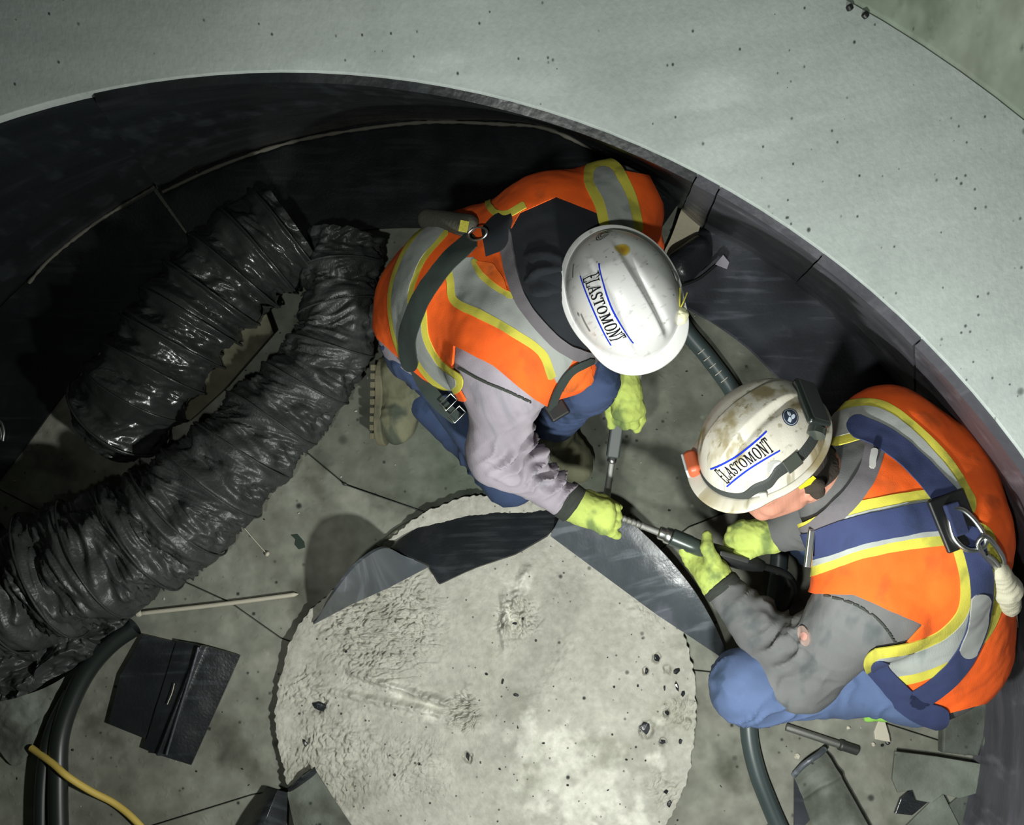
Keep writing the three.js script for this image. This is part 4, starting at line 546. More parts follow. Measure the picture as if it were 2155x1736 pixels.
// a hard hat as a star-shaped shell in its own frame
const HAT = { a: 0.113, b: 0.142, h: 0.148 };
function hatR(d) {
  const { a, b, h } = HAT, p = 2.15, y = Math.max(d.y, 0), q = Math.pow((d.x / a) ** 2 + (d.z / b) ** 2, p / 2) + Math.pow(y / h, p); let r = Math.pow(q, -1 / p);
  const X = d.x * r, Z = d.z * r, Y = y * r / h, top = sstep(0.3, 0.62, Y), wx = 0.024 + 0.008 * sstep(-0.1, 0.1, Z), ln = sstep(-0.125, -0.06, Z) * sstep(0.128, 0.085, Z);
  r += 0.009 * sstep(wx + 0.007, wx - 0.005, Math.abs(X)) * sstep(0.2, 0.5, Y) * ln - 0.006 * Math.exp(-(((Math.abs(X) - wx - 0.011) / 0.0075) ** 2)) * top * ln;
  return r;
}
function makeHat(person, fr, mat, label) {
  const g = new THREE.Group(); g.name = 'hard_hat'; g.userData.label = label; person.add(g); person.updateWorldMatrix(true, false);
  const m = person.matrixWorld.clone().invert().multiply(fr.m); m.decompose(g.position, g.quaternion, g.scale); g.updateWorldMatrix(true, false);
  const put = (name, geo, mt) => { const o = new THREE.Mesh(geo, mt); o.name = name; o.castShadow = o.receiveShadow = true; g.add(o); return o; };
  const dir = (u, e) => v3(Math.sin(u) * Math.cos(e), Math.sin(e), Math.cos(u) * Math.cos(e));
  const shell = gridGeo(220, 90, (u, v) => { const d = dir(u * 2 * Math.PI, v * Math.PI / 2); return d.multiplyScalar(hatR(d)); }, { wrap: true, uv: (u, v, p) => [p.x * 2.4 + 0.5, p.z * 2.4 + 0.5 + 0.3 * p.y] });
  put('shell', shell, mat);
  const ext = (u) => 0.012 + 0.021 * sstep(0.45, 0.97, Math.cos(u)), prof = [[-0.006, -0.002, 0], [0, 0.004, 0], [0.25, 0.003, 0], [0.9, 0, 0.5], [1, -0.003, 1], [0.97, -0.007, 1], [0.5, -0.006, 0.5], [0, -0.005, 0], [-0.006, -0.002, 0]];
  put('brim', gridGeo(200, prof.length - 1, (u, v) => { const a = u * 2 * Math.PI, k = prof[Math.round(v * (prof.length - 1))], d = dir(a, 0), r = hatR(d), e = ext(a); const q = r + (k[0] < 0 ? k[0] : k[0] * e); return v3(d.x * q, k[1] - k[2] * (0.001 + 0.25 * (e - 0.012)), d.z * q); }, { wrap: true, uv: (u, v) => [u * 0.8, v * 0.05] }), mat);
  const inv = fr.m.clone().invert();
  const hit = (px, py) => { const d = ray(px, py).transformDirection(inv), o = CAM.clone().applyMatrix4(inv); let t = o.length() - 0.22; for (let i = 0; i < 500; i++) { const p = o.clone().addScaledVector(d, t), l = p.length(), f = l - hatR(p.clone().divideScalar(l)); if (f < 0.0002) return p; t += Math.max(0.0002, f * 0.5); } return o.addScaledVector(d, o.length()); };
  // a printed or glued piece round the shell point under a pixel; along = picture direction of its width
  function decal(name, px, py, dx, dy, w, h, mt, off = 0.0005, round = false, nu = 90, nv = 44) {
    const c = hit(px, py), c2 = hit(px + dx, py + dy), n = c.clone().normalize(), a = c2.sub(c); a.addScaledVector(n, -a.dot(n)).normalize(); const b = new THREE.Vector3().crossVectors(n, a);
    const geo = round ? gridGeo(36, 8, (u, v) => { const s = u * 2 * Math.PI, q = c.clone().addScaledVector(a, Math.cos(s) * w / 2 * v).addScaledVector(b, Math.sin(s) * h / 2 * v).normalize(); return q.multiplyScalar(hatR(q) + off * (v > 0.97 ? 0.3 : 1)); }, { uv: (u, v) => [0.5 + Math.cos(u * 6.28318) * v / 2, 0.5 + Math.sin(u * 6.28318) * v / 2] })
      : gridGeo(nu, nv, (u, v) => { const q = c.clone().addScaledVector(a, (u - 0.5) * w).addScaledVector(b, (v - 0.5) * h).normalize(); return q.multiplyScalar(hatR(q) + off); }, { uv: (u, v) => [u, v] });
    return put(name, geo, mt);
  }
  return { g, put, dir, hit, decal };
}
// company lettering between two blue lines that bow towards each other
function lettering() {
  const w = 1400, h = 520, c = document.createElement('canvas'); c.width = w; c.height = h; const x = c.getContext('2d'); x.clearRect(0, 0, w, h);
  const word = 'ELASTOMONT', px = (i) => 110 + i, half = (u) => mix(88, 168, Math.pow(Math.abs(2 * u - 1), 1.7)), size = [1.14, 1, 1, 1, 1, 1, 1, 1, 1, 1.02];
  x.font = '200px serif'; x.textBaseline = 'alphabetic'; x.fillStyle = '#16161a';
  const ws = [...word].map((l) => x.measureText(l).width), tot = ws.reduce((a, b) => a + b, 0), W0 = 1170; let at = 0;
  [...word].forEach((l, i) => { const lw = ws[i] / tot * W0, u = (at + lw / 2) / W0, hh = half(u) * size[i]; x.save(); x.translate(px(at), h / 2 + hh * 0.93); x.scale(lw / ws[i] * 0.97, hh * 1.86 / 143); for (const o of [-3, -1.5, 0, 1.5, 3]) x.fillText(l, o, 0); x.restore(); at += lw; });
  x.strokeStyle = '#1f35b4'; x.lineWidth = 30;
  for (const s of [-1, 1]) { x.beginPath(); for (let i = 0; i <= 60; i++) { const u = i / 60, X = 20 + u * (w - 40), Y = h / 2 + s * (half(u) * 1.0 + 52); i ? x.lineTo(X, Y) : x.moveTo(X, Y); } x.stroke(); }
  const t = new THREE.CanvasTexture(c); t.colorSpace = THREE.SRGBColorSpace; t.magFilter = THREE.LinearFilter; return t;
}
const letterMat = phy({ map: lettering(), transparent: true, roughness: 0.95, specularIntensity: 0 });
function sticker(draw, o = {}) { const c = document.createElement('canvas'); c.width = c.height = 256; const x = c.getContext('2d'); x.clearRect(0, 0, 256, 256); draw(x); const t = new THREE.CanvasTexture(c); t.colorSpace = THREE.SRGBColorSpace; t.magFilter = THREE.LinearFilter; return std({ map: t, transparent: true, roughness: 0.45, ...o }); }

// ===== worker in the clean white hard hat, kneeling and bending to the lower right =====
const hatA = hatFrame(1309, 622, 0.89, 0.06, -0.02, 0.46, 0.89);
const A = makePerson({
  label: 'kneeling worker in a clean white hard hat, orange vest and pale sleeves, holding a chisel', base: [960, 800], hat: hatA, headAt: [-0.024, -0.036, -0.008],
  j: { pelvis: [912, 640, 0.46], hipL: [965, 575, 0.45], hipR: [905, 710, 0.43], belly: [980, 610, 0.6], neck: [1190, 610, 0.76], chestL: [1165, 500, 0.72], chestR: [1085, 715, 0.70], shL: [1290, 445, 0.70], shR: [1060, 775, 0.70], elL: [1345, 580, 0.46], wrL: [1316, 790, 0.385], elR: [1052, 955, 0.50], wrR: [1196, 1056, 0.41], knR: [1075, 1005, 0.10], anR: [905, 850, 0.10], knL: [1232, 798, 0.50], anL: [1160, 900, 0.12] },
  bend: ['shR', 'elR', 'wrR'], r: [0.086, 0.074, 0.043, 0.105, 0.074, 0.058],
  torso: (J) => [cap(J.hipL, J.chestL, 0.12, 0.12), cap(J.hipR, J.chestR, 0.12, 0.115), cap(J.pelvis, J.belly, 0.13, 0.14), cap(J.belly, J.neck, 0.14, 0.10), cap(J.chestL, J.shL, 0.115, 0.085), cap(J.chestR, J.shR, 0.11, 0.085), cap(J.neck, J.shL, 0.085, 0.07), cap(J.neck, J.shR, 0.085, 0.07), cap(J.chestR, P(1188, 772, 0.62), 0.10, 0.06)],
  fold: (p, J, torso) => folds(p, J.elR, J.wrR, 0.032, 24, 0.45, 0.6, 1, J.in) + folds(p, J.shR, J.elR, 0.024, 14, 0.85, 0.4, 2, J.in) + folds(p, J.elL, J.wrL, 0.012, 26, 0.3, 0.5, 4) + 0.006 * fbm(p.x * 6, p.y * 6, p.z * 6, 3),
  mats: { jacket: C.lilac, jeans: C.jeansA, strap: C.olive },
  gloves: [
    gl([1206, 1060, 0.41], [1226, 1070, 0.405], [[1276, 1066, 0.425], [1279, 1081, 0.428], [1277, 1097, 0.422], [1270, 1111, 0.412]], [[1294, 1070, 0.40], [1297, 1085, 0.395], [1296, 1101, 0.39], [1287, 1118, 0.385]], [[1292, 1080, 0.355], [1290, 1092, 0.35], [1287, 1105, 0.35], [1298, 1126, 0.365]], [[1238, 1048, 0.395], [1270, 1054, 0.385], [1300, 1068, 0.372]], 0.046),
    gl([1312, 798, 0.39], [1314, 822, 0.392], [[1301, 866, 0.40], [1316, 873, 0.405], [1332, 871, 0.40], [1345, 862, 0.39]], [[1300, 884, 0.37], [1316, 894, 0.37], [1334, 893, 0.365], [1348, 882, 0.36]], [[1304, 876, 0.332], [1318, 884, 0.328], [1331, 888, 0.33], [1340, 902, 0.34]], [[1292, 832, 0.38], [1285, 864, 0.37], [1288, 895, 0.355]], 0.042),
  ],
  vest: [[770, 640], [815, 540], [872, 470], [925, 430], [1000, 395], [1080, 360], [1180, 345], [1360, 375], [1412, 480], [1405, 530], [1300, 505], [1262, 456], [1170, 420], [1098, 452], [1072, 500], [1078, 580], [1104, 655], [1160, 722], [1236, 752], [1262, 800], [1240, 835], [1180, 842], [1150, 852], [1118, 832], [1040, 768], [962, 728], [957, 790], [985, 840], [950, 838], [868, 770], [800, 710]],
  tapes: [[[[928, 482], [880, 540], [852, 615], [856, 690], [874, 748]], 50, 9], [[[878, 650], [886, 715], [920, 772], [962, 806]], 50, 12], [[[1268, 380], [1290, 425], [1302, 480]], 88, 20]],
  trims: [[[[1022, 408], [1038, 444], [1066, 456], [1110, 436]], 14], [[[942, 548], [952, 592], [962, 634], [1020, 666], [1087, 703], [1136, 738], [1156, 790]], 17], [[[1003, 552], [1016, 581], [1044, 605], [1082, 628]], 13]],
  panels: [[[944, 548], [1003, 545], [1016, 581], [1042, 604], [1079, 626], [1110, 665], [1160, 722], [1200, 752], [1166, 802], [1150, 770], [1135, 737], [1087, 704], [1020, 667], [962, 637], [953, 596]]],
  gaiter: [[1098, 452], [1170, 420], [1262, 456], [1300, 505], [1345, 560], [1290, 760], [1236, 752], [1160, 722], [1104, 655], [1078, 580], [1072, 500]],
  flats: [[[1005, 554], [1046, 560], [1066, 592], [1074, 618], [1046, 600], [1020, 578]], [[1200, 776], [1232, 764], [1240, 800], [1216, 812], [1178, 818], [1184, 800]]],
  collar: [[[1066, 484], [1078, 560], [1098, 630], [1140, 690], [1190, 732], [1246, 752]], 26],
  straps: [[[[1000, 512], [945, 560], [895, 630], [868, 710], [872, 762]], 36], [[[1150, 856], [1166, 812], [1196, 772], [1236, 752]], 15]],
});
{
  const { t, J, S, piece, band, harness, heightAt } = A;
  // hood bunched at the nape
  const hl = (x, y, z) => v3(x, y, z).applyMatrix4(hatA.m), hood = surf(union([cap(P(1150, 505, 0.79), P(1156, 620, 0.80), 0.05, 0.055), cap(P(1156, 620, 0.80), P(1205, 695, 0.77), 0.055, 0.035), cap(P(1150, 505, 0.79), P(1225, 455, 0.76), 0.05, 0.038), cap(P(1178, 575, 0.81), hl(0, -0.08, -0.06), 0.08, 0.075), cap(P(1205, 690, 0.76), hl(-0.05, -0.15, 0.0), 0.035, 0.045)], 0.06), P(1050, 380, 0.82).setY(0.6), P(1420, 800, 0.82).setY(1.0), 0.006);
  displace(hood, (p) => 0.012 * (1 - Math.abs(noise(p.x * 7, p.y * 7, p.z * 14))) + 0.004 * fbm(p.x * 16, p.y * 16, p.z * 16, 3) - 0.006);
  mesh('hood', planarUV(hood), C.hood, t);
  mesh('cuff', turned(P(1184, 1046, 0.413), P(1212, 1066, 0.408), [[0, 0.044], [0.002, 0.0495], [0.012, 0.0505], [0.036, 0.0495], [0.04, 0.044], [0.04, 0.02]], 40), C.cuff, t);
  piece('seam', band([[964, 772], [1010, 798], [1076, 826], [1118, 846]], 5), C.cuff, 0.003, t, 0.004);
  // hanging end of the thigh strap, its buckle and the pack on the back
  const A1 = cv([[878, 742, 0.54], [900, 790, 0.53], [936, 838, 0.52], [976, 876, 0.5]]), B1 = cv([[856, 760, 0.53], [876, 808, 0.53], [912, 858, 0.52], [952, 892, 0.5]]);
  mesh('strap', planarUV(sheetGeo(30, 6, (u, v) => A1(u).lerp(B1(u), v), 0.003)), C.olive, harness);
  const bx = basisOf(P(960, 862, 0.5).sub(P(936, 838, 0.5)), v3(0, 1, 0));
  for (const [x, y] of [[944, 846], [962, 872]]) { const r = new THREE.TorusGeometry(0.026, 0.0028, 8, 4, Math.PI * 2); r.rotateZ(Math.PI / 4); r.rotateX(Math.PI / 2); r.scale(0.6, 1, 1); r.applyMatrix4(bx); const p = P(x, y, 0.535); r.translate(p.x, p.y, p.z); mesh('buckle', r, M.chrome, harness); }
  mesh('pack', planarUV(surf(union([cap(P(902, 462, 0.67), P(985, 478, 0.75), 0.026, 0.03)], 0.03), P(860, 420, 0.7).setY(0.62), P(1040, 520, 0.7).setY(0.86), 0.005)), std({ color: rgb(76, 76, 66), roughness: 0.7, bumpMap: fine, bumpScale: 0.001 }), harness);
  mesh('pack_label', rbox(0.02, 0.003, 0.026, 0.001, basisOf(v3(1, 0, 0.2), v3(0, 1, 0)), P(976, 476, 0.782)), C.yellow, harness);
  mesh('back_plate', planarUV((() => { const a = cv([[1012, 480, 0.80], [1040, 452, 0.81], [1072, 440, 0.82]]), b = cv([[1022, 540, 0.82], [1062, 520, 0.84], [1080, 470, 0.84]]); return sheetGeo(20, 14, (u, v) => { const p = a(u).lerp(b(u), v); p.y += 0.012 * Math.sin(Math.PI * v); return p; }, 0.006); })()), C.hood, harness);
  mesh('dee_ring', (() => { const r = new THREE.TorusGeometry(0.024, 0.0032, 10, 30); r.scale(1, 0.6, 1); r.rotateX(Math.PI / 2); r.rotateZ(0.5); const p = P(1005, 492, 0.825); r.translate(p.x, p.y, p.z); return r; })(), M.chrome, harness);
  mesh('chest_buckle', rbox(0.05, 0.018, 0.07, 0.006, basisOf(v3(1, 0, -0.6), v3(0, 1, 0)), P(1166, 852, 0.62)), M.blackPlastic, harness);
  // boots: right one lies on its side behind the knee, left one is flat on the floor
  function boot(heel, ball_, toe, ankle, soleN, label) {
    const up = union([cap(heel, ball_, 0.042, 0.047), cap(ball_, toe, 0.047, 0.041), cap(heel, ankle, 0.05, 0.062)], 0.04), g = surf(up, ...boundsOf([heel, toe, ankle], 0.1), 0.005);
    displace(g, (p) => 0.003 * fbm(p.x * 22, p.y * 22, p.z * 22, 3) + folds(p, heel, toe, 0.006, 30, 0.55, 0.25, 3));
    const b = new THREE.Group(); b.name = 'boot'; t.add(b); mesh('upper', planarUV(g), C.boot, b);
    const ax = toe.clone().sub(heel).normalize(), n = soleN.clone().addScaledVector(ax, -soleN.dot(ax)).normalize(), side = new THREE.Vector3().crossVectors(n, ax), L = toe.distanceTo(heel) + 0.085, sh = new THREE.Shape();
    for (let i = 0; i <= 40; i++) { const a = i / 40 * 2 * Math.PI, x = -Math.cos(a) * L / 2, w = 0.044 - 0.009 * Math.exp(-(((x + 0.02) / 0.04) ** 2)), y = Math.sin(a) * w * (1 + 0.12 * x / L); const X = x, Y = Math.sign(y) * Math.min(Math.abs(y) * 1.2, w); i ? sh.lineTo(X, Y) : sh.moveTo(X, Y); }
    const s0 = new THREE.ExtrudeGeometry(sh, { depth: 0.016, bevelEnabled: true, bevelSize: 0.004, bevelThickness: 0.004, bevelSegments: 2 }), lugs = [s0];
    for (let i = 0; i < 9; i++) for (const s of [-1, 1]) { const q = new RoundedBoxGeometry(0.018, 0.034, 0.014, 1, 0.003); q.translate((i - 4) * L / 10.2, s * 0.028, 0.026); lugs.push(q); }
    const so = merge(lugs); so.applyMatrix4(new THREE.Matrix4().makeBasis(ax, side, n)); const m = heel.clone().add(toe).multiplyScalar(0.5).addScaledVector(n, 0.036); so.translate(m.x, m.y, m.z); mesh('sole', planarUV(so), C.sole, b);
  }
  boot(P(838, 786, 0.085), P(838, 878, 0.07), P(836, 906, 0.06), P(880, 815, 0.10), P(700, 810, 0.05).sub(P(830, 800, 0.10)));
  boot(P(1168, 905, 0.065), P(1205, 965, 0.06), P(1215, 985, 0.055), P(1166, 900, 0.14), v3(0, -1, 0));
  const shellMat = phy({ color: 0xffffff, map: (() => { const q = speckled(tex(512, 512, (u, v) => { const s = sstep(0.25, 0.6, fbm(u * 14, v * 30, 161, 5)), L = 208 - 24 * s; return [L, L, L - 2]; }), dots(60, 0.004).map((d) => [...d, [110, 108, 100]])); return q; })(), roughness: 0.32, clearcoat: 0.35, clearcoatRoughness: 0.3 });
  const { put, dir, decal, hit } = makeHat(t, hatA, shellMat, 'clean white hard hat');
  decal('lettering', 1267, 653, 44, 74, 0.2, 0.072, letterMat, 0.0009);
  decal('round_sticker', 1310, 526, 10, 4, 0.034, 0.034, sticker((x) => { const g = x.createRadialGradient(128, 128, 10, 128, 128, 126); g.addColorStop(0, 'rgba(150,112,30,1)'); g.addColorStop(0.6, 'rgba(190,160,50,0.95)'); g.addColorStop(0.85, 'rgba(214,196,110,0.6)'); g.addColorStop(1, 'rgba(225,215,160,0)'); x.fillStyle = g; x.fillRect(0, 0, 256, 256); }), 0.0006, true);
  decal('dark_logo', 1271, 492, 30, -12, 0.062, 0.03, sticker((x) => { x.strokeStyle = '#2c3430'; x.lineWidth = 13; for (const r of [40, 70, 100]) { x.beginPath(); x.ellipse(110, 128, r * 0.95, r, 0, 1.4, 5.6); x.stroke(); } x.lineWidth = 16; x.beginPath(); x.moveTo(120, 60); x.lineTo(160, 190); x.lineTo(185, 70); x.lineTo(215, 190); x.lineTo(240, 70); x.stroke(); }), 0.0006);
  const dk = std({ color: rgb(120, 122, 122), roughness: 0.5 });
  decal('slot', 1232, 680, 16, 26, 0.04, 0.006, dk, 0.0012); decal('slot', 1218, 662, 6, 6, 0.008, 0.006, dk, 0.0012); decal('slot', 1206, 570, 0, 20, 0.03, 0.005, dk, 0.001);
  decal('side_clip', 1418, 580, 4, 30, 0.05, 0.026, phy({ color: rgb(190, 195, 195), roughness: 0.25, clearcoat: 0.5 }), 0.004, true);
  const bp = P(1430, 664, 0.92); const bg = new THREE.SphereGeometry(0.019, 24, 18); displace(bg, (p) => 0.003 * fbm(p.x * 90, p.y * 90, p.z * 90, 3)); bg.translate(bp.x, bp.y, bp.z); mesh('strap_knob', bg, std({ color: rgb(222, 220, 180), roughness: 0.6 }), t);
  mesh('chin_cord', merge([[1418, 612], [1431, 606], [1446, 616]].map(([x, y]) => tube(curveOf([P(x, y, 0.935), P((x + 1430) / 2, (y + 655) / 2, 0.94), P(1430, 652, 0.93)]), 0.0016, 12, 6))), C.yellow, t);
}

// ===== worker in the stained hard hat, squatting on the right and facing left =====
const hatB = hatFrame(1604, 934, 0.85, -0.2, -0.56, -0.70, 0.71);
const B = makePerson({
  label: 'squatting worker in a stained hard hat, orange vest and blue harness, back turned', base: [1780, 1350], hat: hatB, headAt: [0.03, -0.042, -0.012],
  j: { pelvis: [1978, 1360, 0.38], hipL: [1925, 1410, 0.36], hipR: [2000, 1285, 0.38], back: [1955, 1130, 0.66], neck: [1795, 1045, 0.71], chestL: [1880, 1210, 0.63], chestR: [1935, 1000, 0.64], shL: [1830, 1265, 0.66], shR: [1865, 925, 0.68], elL: [1684, 1412, 0.46], wrL: [1510, 1226, 0.405], elR: [1735, 1075, 0.42], wrR: [1616, 1128, 0.385], knL: [1574, 1444, 0.42], anL: [1700, 1430, 0.12], knR: [1730, 1130, 0.10], anR: [1930, 1240, 0.10] },
  bend: ['shL', 'elL', 'wrL'], r: [0.098, 0.090, 0.044, 0.112, 0.084, 0.06],
  torso: (J) => [cap(J.hipL, J.chestL, 0.12, 0.12), cap(J.hipR, J.chestR, 0.125, 0.12), cap(J.pelvis, J.back, 0.145, 0.14), cap(J.back, J.neck, 0.14, 0.095), cap(J.chestL, J.shL, 0.115, 0.09), cap(J.chestR, J.shR, 0.115, 0.085), cap(J.neck, J.shL, 0.085, 0.07), cap(J.neck, J.shR, 0.085, 0.075)],
  fold: (p, J) => folds(p, J.elL, J.wrL, 0.028, 24, 0.35, 0.5, 11, J.in) + folds(p, J.shL, J.elL, 0.022, 14, 0.8, 0.4, 12, J.in) + folds(p, J.elR, J.wrR, 0.012, 26, 0.3, 0.5, 14) + 0.006 * fbm(p.x * 6 + 4, p.y * 6, p.z * 6, 3),
  mats: { jacket: C.charcoal, jeans: C.jeansB, strap: C.navy },
  gloves: [
    gl([1512, 1228, 0.405], [1500, 1208, 0.405], [[1462, 1170, 0.385], [1465, 1182, 0.378], [1471, 1195, 0.372], [1480, 1207, 0.366]], [[1441, 1161, 0.39], [1446, 1172, 0.375], [1452, 1184, 0.37], [1462, 1196, 0.365]], [[1438, 1150, 0.405], [1448, 1152, 0.395], [1455, 1160, 0.39], [1462, 1170, 0.385]], [[1500, 1180, 0.43], [1488, 1152, 0.44], [1488, 1126, 0.43]], 0.045),
    gl([1622, 1130, 0.385], [1600, 1128, 0.388], [[1562, 1108, 0.40], [1557, 1122, 0.406], [1557, 1137, 0.402], [1562, 1150, 0.392]], [[1542, 1116, 0.39], [1537, 1130, 0.392], [1538, 1145, 0.387], [1545, 1158, 0.377]], [[1535, 1128, 0.362], [1531, 1141, 0.36], [1533, 1152, 0.358], [1541, 1164, 0.355]], [[1598, 1150, 0.395], [1575, 1164, 0.40], [1550, 1166, 0.40]], 0.042),
  ],
  vest: [[1740, 880], [1825, 800], [1940, 815], [2020, 880], [2090, 970], [2150, 1080], [2180, 1220], [2160, 1390], [2085, 1470], [1950, 1505], [1892, 1484], [1850, 1408], [1938, 1312], [1800, 1250], [1682, 1248], [1650, 1225], [1640, 1140], [1690, 1100], [1760, 1070], [1815, 1000], [1832, 935], [1800, 905]],
  tapes: [[[[1655, 1178], [1700, 1158], [1800, 1116], [1900, 1096], [1990, 1088]], 116, 20], [[[1752, 905], [1838, 888], [1908, 935], [1968, 1000], [2012, 1075]], 82, 16], [[[2040, 1130], [2058, 1215], [2050, 1290], [2000, 1350], [1925, 1384], [1846, 1398]], 84, 20]],
  trims: [[[[2076, 1150], [2092, 1210], [2078, 1290]], 12]], flats: [],
  collar: [[[1842, 935], [1822, 1005], [1752, 1086], [1668, 1148]], 38],
  straps: [[[[1702, 1150], [1800, 1112], [1900, 1094], [1985, 1086]], 60], [[[1806, 905], [1860, 930], [1925, 985], [1990, 1056]], 50], [[[2030, 1120], [2054, 1200], [2052, 1280], [2030, 1356], [1985, 1420], [1926, 1466]], 42], [[[1846, 1396], [1884, 1440], [1930, 1482], [1975, 1500]], 48]],
});
{
  const { t, J, S, piece, band, harness, heightAt } = B;
  mesh('cuff', turned(P(1526, 1243, 0.41), P(1506, 1218, 0.405), [[0, 0.044], [0.002, 0.0485], [0.02, 0.0485], [0.026, 0.044], [0.026, 0.02]], 40), C.cuff, t);
  // shoulder-blade ring plate, buckles
  const up = v3(0.12, 1, -0.05).normalize(), pc = P(2010, 1096, 0.835);
  mesh('back_plate', rbox(0.09, 0.012, 0.115, 0.005, basisOf(v3(1, -0.25, -0.35), up), pc), M.blackPlastic, harness);
  mesh('plate_strap', rbox(0.036, 0.012, 0.07, 0.005, basisOf(v3(1, -0.25, -0.3), up), P(2012, 1092, 0.85)), C.navy, harness);
  const ring = (cx, cy, h, pts, r) => tube(curveOf(pts.map(([x, y, z = h]) => P(x, y, z)), true), r, 60, 10);
  mesh('dee_ring', ring(0, 0, 0.85, [[2000, 1075], [2024, 1072], [2068, 1120], [2072, 1148], [2040, 1158], [2008, 1132]], 0.0055), M.chrome, harness);
  mesh('side_buckle', rbox(0.016, 0.01, 0.085, 0.004, basisOf(v3(1, 0, 0.1), v3(0, 1, 0.2)), P(1704, 1154, heightAt(1722, 1148) + 0.02)), M.chrome, harness);
  piece('seam', band([[1735, 1252], [1800, 1272], [1850, 1306], [1884, 1352]], 5), C.cuff, 0.003, t, 0.004);
  // clear sleeve on the lower back strap, tape tab on the collar, size patch on the arm
  piece('strap_sleeve', band([[2052, 1250], [2044, 1310], [2026, 1362]], 36), std({ color: rgb(150, 152, 150), roughness: 0.4 }), 0.0205, harness, 0.004);
  piece('collar_tab', band([[1836, 958], [1831, 992]], 12), std({ color: rgb(190, 190, 186), roughness: 0.6 }), 0.026, t, 0.004);
  mesh('arm_patch', patch(S, (p, n) => { const [x, y] = pixel(p); const dx = (x - 1693) * 0.9 + (y - 1338) * -0.3, dy = (x - 1693) * 0.4 + (y - 1338) * 0.92; return Math.min(1 - Math.hypot(dx / 12, dy / 22), n.dot(CAM.clone().sub(p).normalize()) - 0.2) * 20; }, 0.004, 0.005), dirty(142, 122, 114, 0.8, 171), t);
  mesh('arm_emblem', patch(S, (p) => { const [x, y] = pixel(p); return (7 - Math.hypot(x - 1695, (y - 1338) * 0.8)) * 0.1; }, 0.0048, 0.002), dirty(206, 150, 136, 0.4, 172), t);
  mesh('lime_cloth', planarUV(surf(union([cap(P(1862, 1500, 0.30), P(1915, 1486, 0.33), 0.018, 0.026), cap(P(1825, 1512, 0.26), P(1862, 1500, 0.30), 0.01, 0.018)], 0.02), P(1790, 1450, 0.3).setY(0.2), P(1960, 1540, 0.3).setY(0.4), 0.005)), dirty(150, 210, 90, 0.8, 174), t);
  function foot(heel, toe, ankle) { const g = surf(union([cap(heel, toe, 0.045, 0.042), cap(heel, ankle, 0.05, 0.06)], 0.04), ...boundsOf([heel, toe, ankle], 0.1), 0.006), b = new THREE.Group(); b.name = 'boot'; t.add(b); mesh('upper', planarUV(g), C.boot, b); const d = toe.clone().sub(heel); d.y = 0; const m = heel.clone().add(toe).multiplyScalar(0.5); m.y = 0.014; mesh('sole', planarUV(rbox(d.length() + 0.1, 0.026, 0.096, 0.012, basisOf(d, v3(0, 1, 0)), m)), C.sole, b); }
  foot(P(1735, 1420, 0.06), P(1610, 1440, 0.06), P(1705, 1425, 0.12)); foot(P(1960, 1250, 0.06), P(1870, 1200, 0.06), P(1935, 1240, 0.12));
  const grime = tex(700, 700, (u, v) => { const a = fbm(u * 9, v * 9, 181, 5), s = sstep(0.0, 0.5, fbm(u * 5, v * 5, 184, 5)), k = sstep(0.3, 0.6, fbm(u * 22, v * 12, 187, 4)); const L = 190 + 12 * a - 52 * s - 44 * k; return [L, L - 4 - 8 * s, L - 16 - 28 * s - 8 * k]; });
  const shellMat = phy({ color: 0xffffff, map: grime, roughness: 0.42, clearcoat: 0.2, clearcoatRoughness: 0.4, bumpMap: fine, bumpScale: 0.0002 });
  const { put, dir, decal, hit, g } = makeHat(t, hatB, shellMat, 'stained cream hard hat with a black lamp strap');
  decal('lettering', 1564, 974, 60, -42, 0.170, 0.066, letterMat, 0.0009);
  decal('round_sticker', 1664, 877, 10, 6, 0.037, 0.037, sticker((x) => { x.fillStyle = '#2c3444'; x.beginPath(); x.arc(128, 128, 126, 0, 7); x.fill(); x.strokeStyle = '#aab4c4'; x.lineWidth = 8; x.beginPath(); x.arc(128, 128, 106, 0, 7); x.stroke(); x.fillStyle = '#c8d2de'; x.beginPath(); x.ellipse(92, 100, 38, 22, 0.6, 0, 7); x.fill(); x.beginPath(); x.ellipse(160, 110, 26, 42, 0.3, 0, 7); x.fill(); x.fillRect(104, 140, 52, 66); x.strokeStyle = '#39506e'; x.beginPath(); x.moveTo(60, 60); x.lineTo(190, 190); x.stroke(); }), 0.0007, true);
  decal('round_sticker', 1630, 984, 14, -6, 0.036, 0.034, sticker((x) => { x.fillStyle = '#9a9a96'; x.beginPath(); x.arc(128, 128, 124, 0, 7); x.fill(); x.strokeStyle = '#dcdcd6'; x.lineWidth = 14; for (let k = 0; k < 6; k++) { x.beginPath(); x.moveTo(40 + k * 18, 190 - k * 22); x.lineTo(150 + k * 14, 200 - k * 26); x.stroke(); } }), 0.0007, true);
  // lamp strap round the shell, rising to the back, with battery box, slider and front lamp
  const knots = [...[[1600, 1025], [1650, 985], [1695, 950], [1715, 920], [1722, 880], [1718, 840], [1704, 814]].map((q) => { const p = hit(...q).normalize(); let u = Math.atan2(p.x, p.z); if (u < 0) u += 2 * Math.PI; return [u, Math.asin(p.y)]; }), [0, 0.0], [0.5, 0.02], [4.7, 0.16], [2 * Math.PI, 0.0]].sort((a, b) => a[0] - b[0]);
